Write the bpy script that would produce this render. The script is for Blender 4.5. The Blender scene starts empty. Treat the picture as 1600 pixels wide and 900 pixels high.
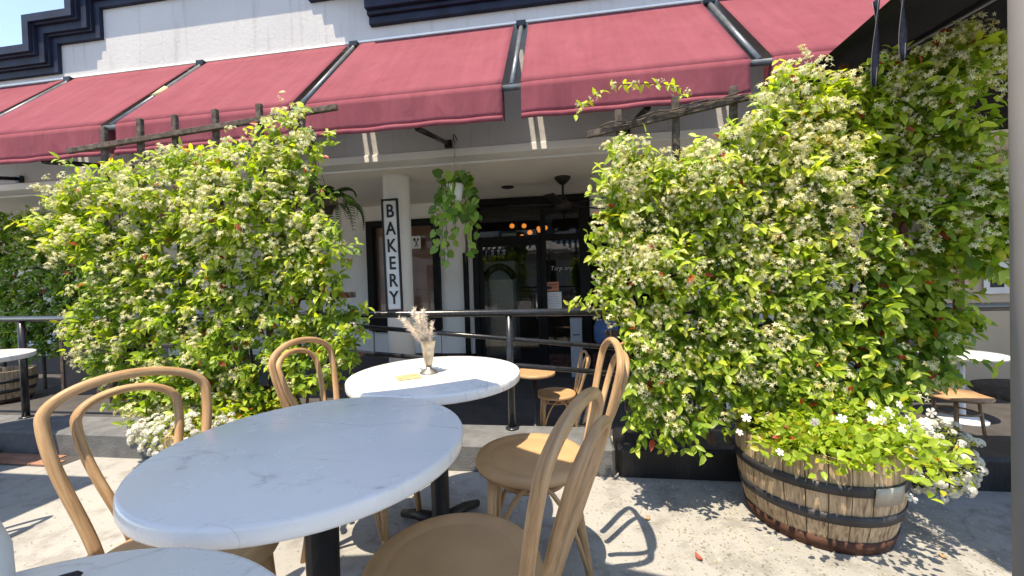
import bpy, math, random
import numpy as np
from mathutils import Vector, Matrix
PI = math.pi
R = random.Random(7)
N = np.random.default_rng(11)
C = bpy.context.scene.collection
SC = bpy.context.scene

# ------------------------------------------------------------------ camera, light, exposure
def make_camera():
    cd = bpy.data.cameras.new("camera"); cam = bpy.data.objects.new("camera", cd); C.objects.link(cam)
    cd.sensor_fit = 'HORIZONTAL'; cd.sensor_width = 36.0; cd.lens = 13.725
    cd.clip_start = 0.02; cd.clip_end = 2000
    yw, pt, rl = math.radians(8.0), math.radians(-1.0), math.radians(-1.75)
    F0 = Vector((-math.sin(yw), math.cos(yw), 0)); R0 = Vector((math.cos(yw), math.sin(yw), 0)); Z0 = Vector((0, 0, 1))
    F = F0 * math.cos(pt) + Z0 * math.sin(pt); U = -F0 * math.sin(pt) + Z0 * math.cos(pt)
    c, s = math.cos(rl), math.sin(rl)
    X = R0 * c + U * s; Y = -R0 * s + U * c; Zc = -F
    cam.matrix_world = Matrix(((X.x, Y.x, Zc.x, 0), (X.y, Y.y, Zc.y, 0), (X.z, Y.z, Zc.z, 1.151), (0, 0, 0, 1)))
    SC.camera = cam
make_camera()
SUN_TRAVEL = Vector((0.16, 0.32, -1.0)).normalized()
EL = math.asin(-SUN_TRAVEL.z); AZ = math.atan2(-SUN_TRAVEL.x, -SUN_TRAVEL.y)
w = bpy.data.worlds.new("World"); SC.world = w; w.use_nodes = True
nt = w.node_tree
sky = nt.nodes.new("ShaderNodeTexSky"); sky.sky_type = 'NISHITA'; sky.sun_disc = False
sky.sun_elevation = EL; sky.sun_rotation = AZ; sky.air_density = 0.68; sky.dust_density = 0.2; sky.ozone_density = 4.0
nt.links.new(sky.outputs[0], nt.nodes["Background"].inputs[0]); nt.nodes["Background"].inputs[1].default_value = 0.15
sl = bpy.data.lights.new("sun", 'SUN'); sl.energy = 2.05; sl.angle = math.radians(0.53); sl.color = (1.0, 0.985, 0.965)
so = bpy.data.objects.new("sun", sl); C.objects.link(so); so.rotation_euler = SUN_TRAVEL.to_track_quat('-Z', 'Y').to_euler()
SC.view_settings.view_transform = 'Standard'; SC.view_settings.look = 'None'
SC.view_settings.exposure = 1.94; SC.view_settings.gamma = 1.0
SC.view_settings.use_white_balance = True; SC.view_settings.white_balance_temperature = 8700; SC.view_settings.white_balance_tint = 10
SC.cycles.max_bounces = 10; SC.cycles.diffuse_bounces = 5; SC.cycles.transparent_max_bounces = 12

# ------------------------------------------------------------------ materials
def new_mat(name):
    m = bpy.data.materials.new(name); m.use_nodes = True
    n = m.node_tree.nodes; return m, n, m.node_tree.links, n["Principled BSDF"]
def node(n, t, **k):
    x = n.new(t)
    for a, b in k.items(): setattr(x, a, b)
    return x
def ramp(n, stops):
    r = n.new("ShaderNodeValToRGB")
    e = r.color_ramp.elements
    while len(e) < len(stops): e.new(0.5)
    for i, (p, c) in enumerate(stops): e[i].position = p; e[i].color = (*c, 1) if len(c) == 3 else c
    return r
def coords(n, l, scale=(1, 1, 1), kind="Object"):
    tc = n.new("ShaderNodeTexCoord"); mp = n.new("ShaderNodeMapping"); mp.inputs["Scale"].default_value = scale
    l.new(tc.outputs[kind], mp.inputs[0]); return mp.outputs[0]
def noise(n, l, vec, scale, detail=4, rough=.55, dist=0):
    x = n.new("ShaderNodeTexNoise"); x.inputs["Scale"].default_value = scale; x.inputs["Detail"].default_value = detail
    x.inputs["Roughness"].default_value = rough; x.inputs["Distortion"].default_value = dist
    if vec: l.new(vec, x.inputs["Vector"])
    return x.outputs["Fac"]
def bump(n, l, b, h, strength=.3, dist=.01):
    x = n.new("ShaderNodeBump"); x.inputs["Strength"].default_value = strength; x.inputs["Distance"].default_value = dist
    l.new(h, x.inputs["Height"]); l.new(x.outputs[0], b.inputs["Normal"])
def mixc(n, l, fac, a, b, mode='MIX'):
    x = n.new("ShaderNodeMix"); x.data_type = 'RGBA'; x.blend_type = mode
    for s, v in ((x.inputs[0], fac), (x.inputs[6], a), (x.inputs[7], b)):
        if isinstance(v, (int, float)): s.default_value = v
        elif isinstance(v, tuple): s.default_value = (*v, 1)
        else: l.new(v, s)
    return x.outputs[2]
def sc(c, k): return tuple(min(1, x * k) for x in c)
def plain(name, col, rough=.6, var=.18, scale=6, metal=0, bmp=0, bscale=60, spec=.5, kind="Object", stretch=(1, 1, 1)):
    m, n, l, b = new_mat(name); v = coords(n, l, stretch, kind)
    f = noise(n, l, v, scale, 5)
    r = ramp(n, [(.3, sc(col, 1 - var)), (.7, sc(col, 1 + var))]); l.new(f, r.inputs[0])
    l.new(r.outputs[0], b.inputs["Base Color"])
    b.inputs["Roughness"].default_value = rough; b.inputs["Metallic"].default_value = metal; b.inputs["Specular IOR Level"].default_value = spec
    if bmp: bump(n, l, b, noise(n, l, v, bscale, 4), bmp)
    return m
M = {}
def mat_concrete():
    m, n, l, b = new_mat("concrete"); v = coords(n, l)
    big = noise(n, l, v, .9, 6, .6, .4); fine = noise(n, l, v, 95, 6, .7); mid = noise(n, l, v, 7, 6, .65)
    r = ramp(n, [(.28, (.26, .252, .238)), (.5, (.325, .318, .304)), (.75, (.365, .36, .348))]); l.new(big, r.inputs[0])
    r2 = ramp(n, [(.38, (.62, .6, .57)), (.5, (1, 1, 1)), (.62, (1.0, 1.0, .98))]); l.new(mid, r2.inputs[0])
    c = mixc(n, l, .6, r.outputs[0], r2.outputs[0], 'MULTIPLY')
    r3 = ramp(n, [(.33, (.55, .54, .52)), (.43, (1, 1, 1)), (.68, (1.06, 1.06, 1.06))]); l.new(fine, r3.inputs[0])
    c = mixc(n, l, .75, c, r3.outputs[0], 'MULTIPLY')
    vo = n.new("ShaderNodeTexVoronoi"); vo.feature = 'DISTANCE_TO_EDGE'; vo.inputs["Scale"].default_value = .55
    ds = n.new("ShaderNodeVectorMath"); ds.operation = 'ADD'; nn = n.new("ShaderNodeTexNoise"); nn.inputs["Scale"].default_value = 3; l.new(v, nn.inputs[0])
    l.new(v, ds.inputs[0]); l.new(nn.outputs["Color"], ds.inputs[1]); l.new(ds.outputs[0], vo.inputs["Vector"])
    r4 = ramp(n, [(0, (.45, .42, .38)), (.004, (.6, .58, .54)), (.009, (1, 1, 1))]); l.new(vo.outputs["Distance"], r4.inputs[0])
    c = mixc(n, l, .3, c, r4.outputs[0], 'MULTIPLY')
    l.new(c, b.inputs["Base Color"]); b.inputs["Roughness"].default_value = .85; b.inputs["Specular IOR Level"].default_value = .25
    bump(n, l, b, fine, .35, .004); return m
M['concrete'] = mat_concrete()
M['kerb'] = plain("kerb_concrete", (.135, .14, .145), .85, .25, 9, bmp=.5, bscale=120, spec=.3)
def mat_blackkerb():
    m, n, l, b = new_mat("kerb_black_paint"); v = coords(n, l, (1, 1, .35))
    f = noise(n, l, v, 7, 6, .7)
    r = ramp(n, [(.5, (.012, .012, .013)), (.64, (.03, .03, .032)), (.74, (.22, .22, .22))]); l.new(f, r.inputs[0])
    l.new(r.outputs[0], b.inputs["Base Color"]); b.inputs["Roughness"].default_value = .5; bump(n, l, b, noise(n, l, v, 80), .3); return m
M['kerb_black'] = mat_blackkerb()
def mat_stucco():
    m, n, l, b = new_mat("stucco"); v = coords(n, l)
    r = ramp(n, [(.3, (.47, .462, .45)), (.7, (.525, .515, .5))]); l.new(noise(n, l, v, 1.3, 5), r.inputs[0])
    st = noise(n, l, coords(n, l, (5.5, 1, .45)), 1.6, 6, .6, .2); r2 = ramp(n, [(.3, (.8, .79, .77)), (.46, (1, 1, 1))]); l.new(st, r2.inputs[0])
    c = mixc(n, l, .8, r.outputs[0], r2.outputs[0], 'MULTIPLY'); l.new(c, b.inputs["Base Color"]); b.inputs["Roughness"].default_value = .9; b.inputs["Specular IOR Level"].default_value = .2
    bump(n, l, b, noise(n, l, v, 17, 6, .65), .35, .02); return m
M['stucco'] = mat_stucco()
M['beam'] = plain("beam_paint", (.84, .82, .78), .85, .06, 2, bmp=.15, bscale=40, spec=.2)
M['beige_wall'] = plain('beige_wall', (.56, .46, .34), .85, .06, 2, bmp=.15, bscale=40, spec=.2)
M['ceiling'] = plain("ceiling_paint", (.84, .79, .7), .9, .07, 1.2, bmp=.1, bscale=50, spec=.2)
M['porch_wall'] = plain("porch_wall_paint", (.78, .76, .72), .85, .06, 2, bmp=.15, bscale=40, spec=.2)
M['navy'] = plain("navy_paint", (.009, .014, .032), .6, .4, 5, bmp=.3, bscale=25, spec=.3)
M['white_trim'] = plain("white_trim", (.8, .8, .78), .5, .05)
M['pipe'] = plain("awning_pipe", (.13, .145, .155), .4, .3, 12, metal=.3)
M['black_metal'] = plain("black_metal", (.012, .012, .013), .32, .3, 15)
M['rail'] = plain("railing_paint", (.02, .022, .026), .22, .4, 30, bmp=.08, bscale=70)
M['iron'] = plain("cast_iron", (.011, .011, .012), .45, .4, 20, bmp=.2, bscale=90)
M['frame_black'] = plain("black_frame_paint", (.005, .005, .0055), .55, .3, 6, spec=.2)
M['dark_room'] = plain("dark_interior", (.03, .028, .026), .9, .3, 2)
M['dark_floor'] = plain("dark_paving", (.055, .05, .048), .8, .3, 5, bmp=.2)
M['brown_paper'] = plain("brown_paper", (.5, .27, .18), .85, .15, 2.2, bmp=.25, bscale=5)
M['white_paint'] = plain("white_paint", (.8, .8, .78), .5, .03)
M['black_letter'] = plain("black_letter", (.012, .012, .013), .55, .1)
M['paper'] = plain("paper", (.75, .75, .74), .8, .04, 5)
M['orange_print'] = plain("orange_print", (.55, .2, .11), .6, .1, 9)
M['grey_box'] = plain("grey_laminate", (.33, .37, .42), .45, .06, 3)
M['steel'] = plain("steel", (.5, .5, .5), .3, .15, 20, metal=.9)
M['grey_post'] = plain("grey_post", (.2, .19, .185), .6, .12, 5)
M['blue_cloth'] = plain("blue_cloth", (.05, .12, .28), .8, .2, 20, bmp=.3)
M['road'] = plain("asphalt", (.09, .09, .09), .9, .2, 30, bmp=.3, bscale=90)
M['terracotta'] = plain("terracotta_paver", (.36, .17, .11), .85, .2, 8, bmp=.3, bscale=60)
M['far_wall'] = plain("far_wall", (.6, .57, .52), .85, .1, 1)
M['far_glass'] = plain("far_glass", (.02, .025, .03), .1, .3, 1)
M['ceramic'] = plain("pale_ceramic", (.62, .61, .57), .4, .06, 8)
M['fan'] = plain("bronze_fan", (.014, .009, .007), .6, .3, 12)
M['pewter'] = plain("pewter", (.4, .35, .28), .38, .3, 18, metal=.85, bmp=.25, bscale=40)
M['dried'] = plain("dried_grass", (.78, .68, .56), .9, .2, 30)
M['cork'] = plain("tan_card", (.47, .32, .17), .8, .25, 22, bmp=.25)
M['soil'] = plain("soil", (.035, .025, .018), .95, .4, 30, bmp=.6)
M['hoop'] = plain("hoop_metal", (.045, .045, .05), .55, .4, 9, metal=.4, bmp=.25, bscale=35)
M['rust'] = plain("rusty_hoop", (.075, .028, .016), .75, .55, 14, metal=.2, bmp=.4, bscale=50)
M['tag_metal'] = plain("dull_zinc", (.33, .31, .27), .5, .25, 14, metal=.5, bmp=.3)
M['chalk_black'] = plain("chalkboard", (.012, .014, .022), .8, .3, 6)
M['chalk'] = plain("chalk", (.35, .4, .48), .9, .1, 30)
M['umb_black'] = plain("black_canvas", (.012, .012, .013), .85, .25, 40, bmp=.2, bscale=200, spec=.2)
M['umb_grey'] = plain('pale_canvas', (.62, .61, .6), .85, .08, 40, bmp=.2, bscale=200, spec=.2)  # unseen octagonal canopy, pale colour picked to bounce light onto the shaded tables
M['strap'] = plain("navy_strap", (.018, .022, .038), .95, .4, 60, spec=.1)
M['yellow'] = plain("yellow_flower", (.8, .45, .02), .7, .1)
M['amber'] = plain("amber_candle", (.3, .22, .06), .3, .15, 7)
M['wine_dark'] = plain("dark_goblet", (.03, .02, .025), .15, .2)
def mat_awning():
    m, n, l, b = new_mat("burgundy_canvas"); v = coords(n, l)
    f = noise(n, l, v, 1.6, 5, .6, .3); wv = noise(n, l, v, 260, 2)
    r = ramp(n, [(.3, (.222, .056, .072)), (.7, (.272, .077, .096))]); l.new(f, r.inputs[0])
    st = noise(n, l, coords(n, l, (7, .5, .5)), 1.5, 5); r2 = ramp(n, [(.4, (.86, .86, .86)), (.6, (1, 1, 1))]); l.new(st, r2.inputs[0])
    c = mixc(n, l, .6, r.outputs[0], r2.outputs[0], 'MULTIPLY')
    l.new(c, b.inputs["Base Color"]); b.inputs["Roughness"].default_value = .9; b.inputs["Specular IOR Level"].default_value = .12
    wr = noise(n, l, coords(n, l, (2.2, .9, .9)), 2.2, 3, .5, .8)
    ad = n.new("ShaderNodeMath"); ad.operation = 'MULTIPLY_ADD'; ad.inputs[1].default_value = .02; l.new(wv, ad.inputs[0]); l.new(wr, ad.inputs[2]); bump(n, l, b, ad.outputs[0], .45, .05)
    tr = n.new("ShaderNodeBsdfTranslucent"); l.new(c, tr.inputs[0])
    mx = n.new("ShaderNodeMixShader"); mx.inputs[0].default_value = .07
    l.new(b.outputs[0], mx.inputs[1]); l.new(tr.outputs[0], mx.inputs[2]); l.new(mx.outputs[0], n["Material Output"].inputs[0]); return m
M['awning'] = mat_awning()
def mat_marble():
    m, n, l, b = new_mat("veined_quartz"); v = coords(n, l)
    oi = n.new("ShaderNodeObjectInfo"); ad = n.new("ShaderNodeVectorMath"); ad.operation = 'ADD'; l.new(v, ad.inputs[0]); l.new(oi.outputs["Location"], ad.inputs[1]); v = ad.outputs[0]
    c = None
    cl = noise(n, l, v, 3, 2); rc = ramp(n, [(.3, (.75, .75, .75)), (.7, (.8, .8, .79))]); l.new(cl, rc.inputs[0]); c = rc.outputs[0]
    for sc_, w_, lo, hi, seed in ((1.5, .004, .44, .56, 0), (3.1, .0065, .5, .6, 5)):
        mp = n.new("ShaderNodeMapping"); mp.inputs["Location"].default_value = (seed, seed * 2, seed); mp.inputs["Rotation"].default_value = (0, 0, seed); mp.inputs["Scale"].default_value = (1, 2.2, 1); l.new(v, mp.inputs[0])
        f = noise(n, l, mp.outputs[0], sc_, 8, .5, .25); g = noise(n, l, mp.outputs[0], 2.4, 2)
        d = n.new("ShaderNodeMath"); d.operation = 'SUBTRACT'; d.inputs[1].default_value = .5; l.new(f, d.inputs[0])
        a = n.new("ShaderNodeMath"); a.operation = 'ABSOLUTE'; l.new(d.outputs[0], a.inputs[0])
        r = ramp(n, [(0, (1, 1, 1)), (w_ * .4, (.8, .8, .8)), (w_, (.22, .22, .22)), (w_ * 3.2, (0, 0, 0))]); l.new(a.outputs[0], r.inputs[0])
        rm = ramp(n, [(lo, (0, 0, 0)), (hi, (.75, .75, .75))]); l.new(g, rm.inputs[0])
        k = n.new("ShaderNodeMath"); k.operation = 'MULTIPLY'; l.new(r.outputs[0], k.inputs[0]); l.new(rm.outputs[0], k.inputs[1])
        c = mixc(n, l, k.outputs[0], c, (.4, .4, .43))
    l.new(c, b.inputs["Base Color"]); rr = ramp(n, [(.35, (.16, .16, .16)), (.65, (.34, .34, .34))]); l.new(noise(n, l, v, 7, 5), rr.inputs[0])
    l.new(rr.outputs[0], b.inputs["Roughness"]); return m
M['marble'] = mat_marble()
def mat_wood(name, dark, mid, light, kind="UV", stretch=(5, 34, 1), rough=.5, contrast=1):
    m, n, l, b = new_mat(name); v = coords(n, l, stretch, kind)
    oi = n.new("ShaderNodeObjectInfo"); ad = n.new("ShaderNodeVectorMath"); ad.operation = 'ADD'; sm = n.new("ShaderNodeMath"); sm.operation = 'MULTIPLY'; sm.inputs[1].default_value = 37
    l.new(oi.outputs["Random"], sm.inputs[0]); l.new(v, ad.inputs[0]); l.new(sm.outputs[0], ad.inputs[1])
    f = noise(n, l, ad.outputs[0], 1.0, 7, .65, .5)
    r = ramp(n, [(.5 - .17 * contrast, dark), (.5, mid), (.5 + .16 * contrast, light)]); l.new(f, r.inputs[0])
    big = noise(n, l, coords(n, l, (1, 1, 1)), 5, 3); rb = ramp(n, [(.35, (.82, .8, .78)), (.65, (1.08, 1.08, 1.08))]); l.new(big, rb.inputs[0])
    c = mixc(n, l, .8, r.outputs[0], rb.outputs[0], 'MULTIPLY')
    l.new(c, b.inputs["Base Color"]); b.inputs["Roughness"].default_value = rough; b.inputs["Specular IOR Level"].default_value = .35
    bump(n, l, b, f, .35, .002); return m
M['bentwood'] = mat_wood("bentwood", (.26, .14, .065), (.46, .275, .14), (.57, .38, .215), "UV", (5, 70, 1))
M['seatwood'] = mat_wood("seat_wood", (.33, .175, .08), (.47, .275, .145), (.55, .35, .2), "Object", (3.5, 55, 55), .45, .8)
M['stave'] = mat_wood("barrel_stave_wood", (.1, .055, .03), (.46, .33, .205), (.61, .48, .34), "Object", (85, 85, 3.2), .8, 1.15)
M['trellis'] = mat_wood("weathered_wood", (.035, .026, .021), (.085, .064, .052), (.15, .12, .1), "Object", (30, 30, 30), .85)
M['redwood'] = mat_wood("redwood_stain", (.1, .04, .022), (.2, .08, .045), (.28, .12, .07), "Object", (30, 30, 30), .8)
M['bark'] = plain("vine_bark", (.09, .06, .04), .9, .4, 30, bmp=.4)
M['brick'] = mat_wood("dark_red_brick", (.045, .022, .018), (.09, .042, .032), (.12, .06, .045), "Object", (14, 14, 14), .9)
def mat_leaf(name="leaf", rough=.4, trans=.42):
    m, n, l, b = new_mat(name)
    at = n.new("ShaderNodeAttribute"); at.attribute_name = "tint"
    oi = n.new("ShaderNodeObjectInfo")
    f = noise(n, l, coords(n, l), 55, 3); r = ramp(n, [(.3, (.8, .8, .8)), (.7, (1.15, 1.15, 1.15))]); l.new(f, r.inputs[0])
    c = mixc(n, l, .8, at.outputs["Color"], r.outputs[0], 'MULTIPLY')
    l.new(c, b.inputs["Base Color"]); b.inputs["Roughness"].default_value = rough; b.inputs["Specular IOR Level"].default_value = .45
    t = n.new("ShaderNodeBsdfTranslucent"); c2 = mixc(n, l, 1.0, c, (1.6, 1.65, .6) if name == 'leaf' else (1.0, .98, .85), 'MULTIPLY'); l.new(c2, t.inputs[0])
    mx = n.new("ShaderNodeMixShader"); mx.inputs[0].default_value = trans
    l.new(b.outputs[0], mx.inputs[1]); l.new(t.outputs[0], mx.inputs[2]); l.new(mx.outputs[0], n["Material Output"].inputs[0]); return m
M['leaf'] = mat_leaf(); M['fern_leaf'] = mat_leaf('fern_leaf', .8, .25)
M['petal'] = mat_leaf("petal", .7, .4)
def mat_glass(name, ior=1.55, tint=(1, 1, 1)):
    m, n, l, b = new_mat(name); n.remove(b)
    t = n.new("ShaderNodeBsdfTransparent"); t.inputs[0].default_value = (*tint, 1)
    g = n.new("ShaderNodeBsdfGlossy"); g.inputs["Roughness"].default_value = .01
    fr = n.new("ShaderNodeFresnel"); fr.inputs[0].default_value = ior
    v = coords(n, l); bp = n.new("ShaderNodeBump"); bp.inputs["Strength"].default_value = .02; l.new(noise(n, l, v, 2), bp.inputs["Height"]); l.new(bp.outputs[0], g.inputs["Normal"])
    mx = n.new("ShaderNodeMixShader"); l.new(fr.outputs[0], mx.inputs[0]); l.new(t.outputs[0], mx.inputs[1]); l.new(g.outputs[0], mx.inputs[2])
    l.new(mx.outputs[0], n["Material Output"].inputs[0]); return m
M['glass'] = mat_glass("window_glass", 1.5, (.8, .82, .82)); M['clear'] = mat_glass("drinking_glass", 1.5, (.93, .95, .95))
def mat_emit(name, col, s):
    m, n, l, b = new_mat(name); b.inputs["Base Color"].default_value = (*col, 1); b.inputs["Emission Color"].default_value = (*col, 1); b.inputs["Emission Strength"].default_value = s; return m
M['bulb'] = mat_emit("amber_bulb", (1.0, .33, .08), .32)
def mat_stripes():
    m, n, l, b = new_mat("striped_canvas"); v = coords(n, l)
    s = n.new("ShaderNodeSeparateXYZ"); l.new(v, s.inputs[0]); k = n.new("ShaderNodeMath"); k.operation = 'FRACT'
    q = n.new("ShaderNodeMath"); q.operation = 'MULTIPLY'; q.inputs[1].default_value = 2.4; l.new(s.outputs[0], q.inputs[0]); l.new(q.outputs[0], k.inputs[0])
    r = ramp(n, [(.49, (.8, .8, .8)), (.51, (.03, .03, .04))]); r.color_ramp.interpolation = 'CONSTANT'; l.new(k.outputs[0], r.inputs[0])
    l.new(r.outputs[0], b.inputs["Base Color"]); b.inputs["Roughness"].default_value = .8; return m
M['stripes'] = mat_stripes()

# ------------------------------------------------------------------ mesh helpers
class MB:
    def __init__(s): s.v = []; s.f = []; s.sm = []; s.uv = {}
    def add(s, verts, faces, smooth=False, uvs=None):
        o = len(s.v); s.v += [tuple(map(float, p)) for p in verts]
        for i, f in enumerate(faces):
            if uvs: s.uv[len(s.f)] = uvs[i]
            s.f.append(tuple(o + k for k in f)); s.sm.append(smooth)
        return s
    def box(s, c, d, rz=0, ch=0.0, M3=None):
        hx, hy, hz = d[0] / 2, d[1] / 2, d[2] / 2
        ch = min(ch, hx * .45, hy * .45, hz * .45)
        if ch <= 0:
            P = [(x, y, z) for x in (-hx, hx) for y in (-hy, hy) for z in (-hz, hz)]
            F = [(0, 1, 3, 2), (4, 6, 7, 5), (0, 4, 5, 1), (2, 3, 7, 6), (0, 2, 6, 4), (1, 5, 7, 3)]
        else:
            P = []; idx = {}
            for sx in (-1, 1):
                for sy in (-1, 1):
                    for sz in (-1, 1):
                        for a, p in (('x', (sx * hx, sy * (hy - ch), sz * (hz - ch))), ('y', (sx * (hx - ch), sy * hy, sz * (hz - ch))), ('z', (sx * (hx - ch), sy * (hy - ch), sz * hz))):
                            idx[(sx, sy, sz, a)] = len(P); P.append(p)
            I = lambda *k: idx[k]
            F = []
            for q in (-1, 1):
                F.append((I(q, -1, -1, 'x'), I(q, 1, -1, 'x'), I(q, 1, 1, 'x'), I(q, -1, 1, 'x'))[::q])
                F.append((I(-1, q, -1, 'y'), I(-1, q, 1, 'y'), I(1, q, 1, 'y'), I(1, q, -1, 'y'))[::q])
                F.append((I(-1, -1, q, 'z'), I(1, -1, q, 'z'), I(1, 1, q, 'z'), I(-1, 1, q, 'z'))[::q])
            for a in (-1, 1):
                for b in (-1, 1):
                    F.append((I(a, b, -1, 'x'), I(a, b, -1, 'y'), I(a, b, 1, 'y'), I(a, b, 1, 'x'))[::a * b])
                    F.append((I(a, -1, b, 'x'), I(a, 1, b, 'x'), I(a, 1, b, 'z'), I(a, -1, b, 'z'))[::a * b])
                    F.append((I(-1, a, b, 'y'), I(-1, a, b, 'z'), I(1, a, b, 'z'), I(1, a, b, 'y'))[::a * b])
                    for q in (-1, 1): F.append((I(a, b, q, 'x'), I(a, b, q, 'z'), I(a, b, q, 'y'))[::a * b * q])
        cz, sz_ = math.cos(rz), math.sin(rz)
        out = []
        for p in P:
            if M3 is not None: p = tuple(M3 @ Vector(p))
            else: p = (cz * p[0] - sz_ * p[1], sz_ * p[0] + cz * p[1], p[2])
            out.append((p[0] + c[0], p[1] + c[1], p[2] + c[2]))
        return s.add(out, F)
    def bar(s, a, b, wd, th, ch=.003, up=(0, 0, 1)):
        a, b = Vector(a), Vector(b); d = b - a; L = d.length; x = d.normalized(); u = Vector(up)
        if abs(x.dot(u)) > .95: u = Vector((0, 1, 0))
        y = u.cross(x).normalized(); z = x.cross(y)
        return s.box((a + b) / 2, (L, wd, th), ch=ch, M3=Matrix((x, y, z)).transposed())
    def tube(s, path, rad, seg=10, closed=False, cap=True, flat=1.0):
        P = [Vector(p) for p in path]; n = len(P)
        if not hasattr(rad, '__len__'): rad = [rad] * n
        T = []
        for i in range(n):
            a = P[i - 1] if (i > 0 or closed) else P[i]; b = P[(i + 1) % n] if (i < n - 1 or closed) else P[i]
            T.append((b - a).normalized())
        u = T[0].orthogonal().normalized(); V = []; UVr = []; acc = 0
        for i in range(n):
            u = (u - T[i] * u.dot(T[i])).normalized(); w_ = T[i].cross(u)
            if i: acc += (P[i] - P[i - 1]).length
            for k in range(seg):
                a = 2 * PI * k / seg; V.append(P[i] + (u * math.cos(a) + w_ * math.sin(a) * flat) * rad[i])
            UVr.append(acc)
        F = []; UV = []
        m = n if closed else n - 1
        for i in range(m):
            j = (i + 1) % n; u1 = UVr[j] if j else acc + (P[0] - P[-1]).length
            for k in range(seg):
                k2 = (k + 1) % seg
                F.append((i * seg + k, i * seg + k2, j * seg + k2, j * seg + k))
                c = 2 * PI * rad[i]
                UV.append(((UVr[i], c * k / seg), (UVr[i], c * (k + 1) / seg), (u1, c * (k + 1) / seg), (u1, c * k / seg)))
        s.add(V, F, True, UV)
        if cap and not closed:
            o = len(s.v) - n * seg
            s.f.append(tuple(o + k for k in range(seg))[::-1]); s.sm.append(False)
            s.f.append(tuple(o + (n - 1) * seg + k for k in range(seg))); s.sm.append(False)
        return s
    def lathe(s, prof, seg=32, c=(0, 0, 0), smooth=True, flute=0):
        V = []; F = []; n = len(prof)
        for r, z in prof:
            for k in range(seg):
                a = 2 * PI * k / seg; q = r * (1 - (flute if k % 2 else 0)) if flute else r
                V.append((c[0] + q * math.cos(a), c[1] + q * math.sin(a), c[2] + z))
        for i in range(n - 1):
            for k in range(seg):
                k2 = (k + 1) % seg
                F.append((i * seg + k, i * seg + k2, (i + 1) * seg + k2, (i + 1) * seg + k))
        s.add(V, F, smooth)
        o = len(s.v) - n * seg
        if prof[0][0] > 1e-5: s.f.append(tuple(o + k for k in range(seg))[::-1]); s.sm.append(False)
        if prof[-1][0] > 1e-5: s.f.append(tuple(o + (n - 1) * seg + k for k in range(seg))); s.sm.append(False)
        return s
    def prism_xz(s, pts, y0, y1):
        n = len(pts)
        V = [(x, y0, z) for x, z in pts] + [(x, y1, z) for x, z in pts]
        F = [tuple(range(n)), tuple(range(2 * n - 1, n - 1, -1))] + [(i, n + i, n + (i + 1) % n, (i + 1) % n) for i in range(n)]
        return s.add(V, F)
    def grid(s, fn, nu, nv, smooth=True):
        V = [fn(i / nu, j / nv) for j in range(nv + 1) for i in range(nu + 1)]
        F = [(j * (nu + 1) + i, j * (nu + 1) + i + 1, (j + 1) * (nu + 1) + i + 1, (j + 1) * (nu + 1) + i) for j in range(nv) for i in range(nu)]
        return s.add(V, F, smooth)
    def mesh(s, name):
        me = bpy.data.meshes.new(name); me.from_pydata(s.v, [], s.f)
        me.polygons.foreach_set("use_smooth", s.sm)
        if s.uv:
            ul = me.uv_layers.new(name="UVMap"); li = 0
            for i, f in enumerate(s.f):
                q = s.uv.get(i)
                for k in range(len(f)):
                    if q: ul.data[li + k].uv = q[k]
                li += len(f)
        me.update(); return me
def link(name, me, m=None, parent=None, loc=None, label=None):
    if m is not None and not me.materials: me.materials.append(M[m] if isinstance(m, str) else m)
    o = bpy.data.objects.new(name, me); C.objects.link(o)
    if parent: o.parent = parent
    if loc: o.location = loc
    if label: o['label'] = label
    return o
def obj(name, mb, m, parent=None, loc=None, label=None): return link(name, mb.mesh(name), m, parent, loc, label)
def tag(o, label, cat, group=None):
    o['label'] = label; o['category'] = cat
    if group: o['group'] = group
    return o
def thing(name, label, cat, loc=(0, 0, 0), rz=0, group=None):
    o = bpy.data.objects.new(name, None); C.objects.link(o); o.location = loc; o.rotation_euler = (0, 0, rz); o.empty_display_size = .1
    return tag(o, label, cat, group)
def struct(name, mb, m, parent=None):
    o = obj(name, mb, m, parent); o['kind'] = 'structure'; return o
def stuff(o): o['kind'] = 'stuff'; return o
def solid(o, t, off=0):
    md = o.modifiers.new("solid", 'SOLIDIFY'); md.thickness = t; md.offset = off; return o
def dup(root, loc, rz=0, label=None, group=None):
    r = root.copy(); C.objects.link(r); r.location = loc; r.rotation_euler = (0, 0, rz)
    if label: r['label'] = label
    if group: r['group'] = group
    for ch in list(root.children):
        c = ch.copy(); C.objects.link(c); c.parent = r
        for g in list(ch.children):
            d = g.copy(); C.objects.link(d); d.parent = c
    return r
def text_mesh(txt, size, ext=.004, shear=0, bold=0):
    cu = bpy.data.curves.new("letter_shape", 'FONT'); cu.body = txt; cu.size = size; cu.extrude = ext; cu.align_x = 'CENTER'; cu.align_y = 'CENTER'; cu.shear = shear; cu.offset = bold
    cu.resolution_u = 4
    o = bpy.data.objects.new("letter_shape", cu); C.objects.link(o)
    dg = bpy.context.evaluated_depsgraph_get(); me = bpy.data.meshes.new_from_object(o.evaluated_get(dg))
    bpy.data.objects.remove(o); bpy.data.curves.remove(cu); me.materials.clear(); return me

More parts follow.
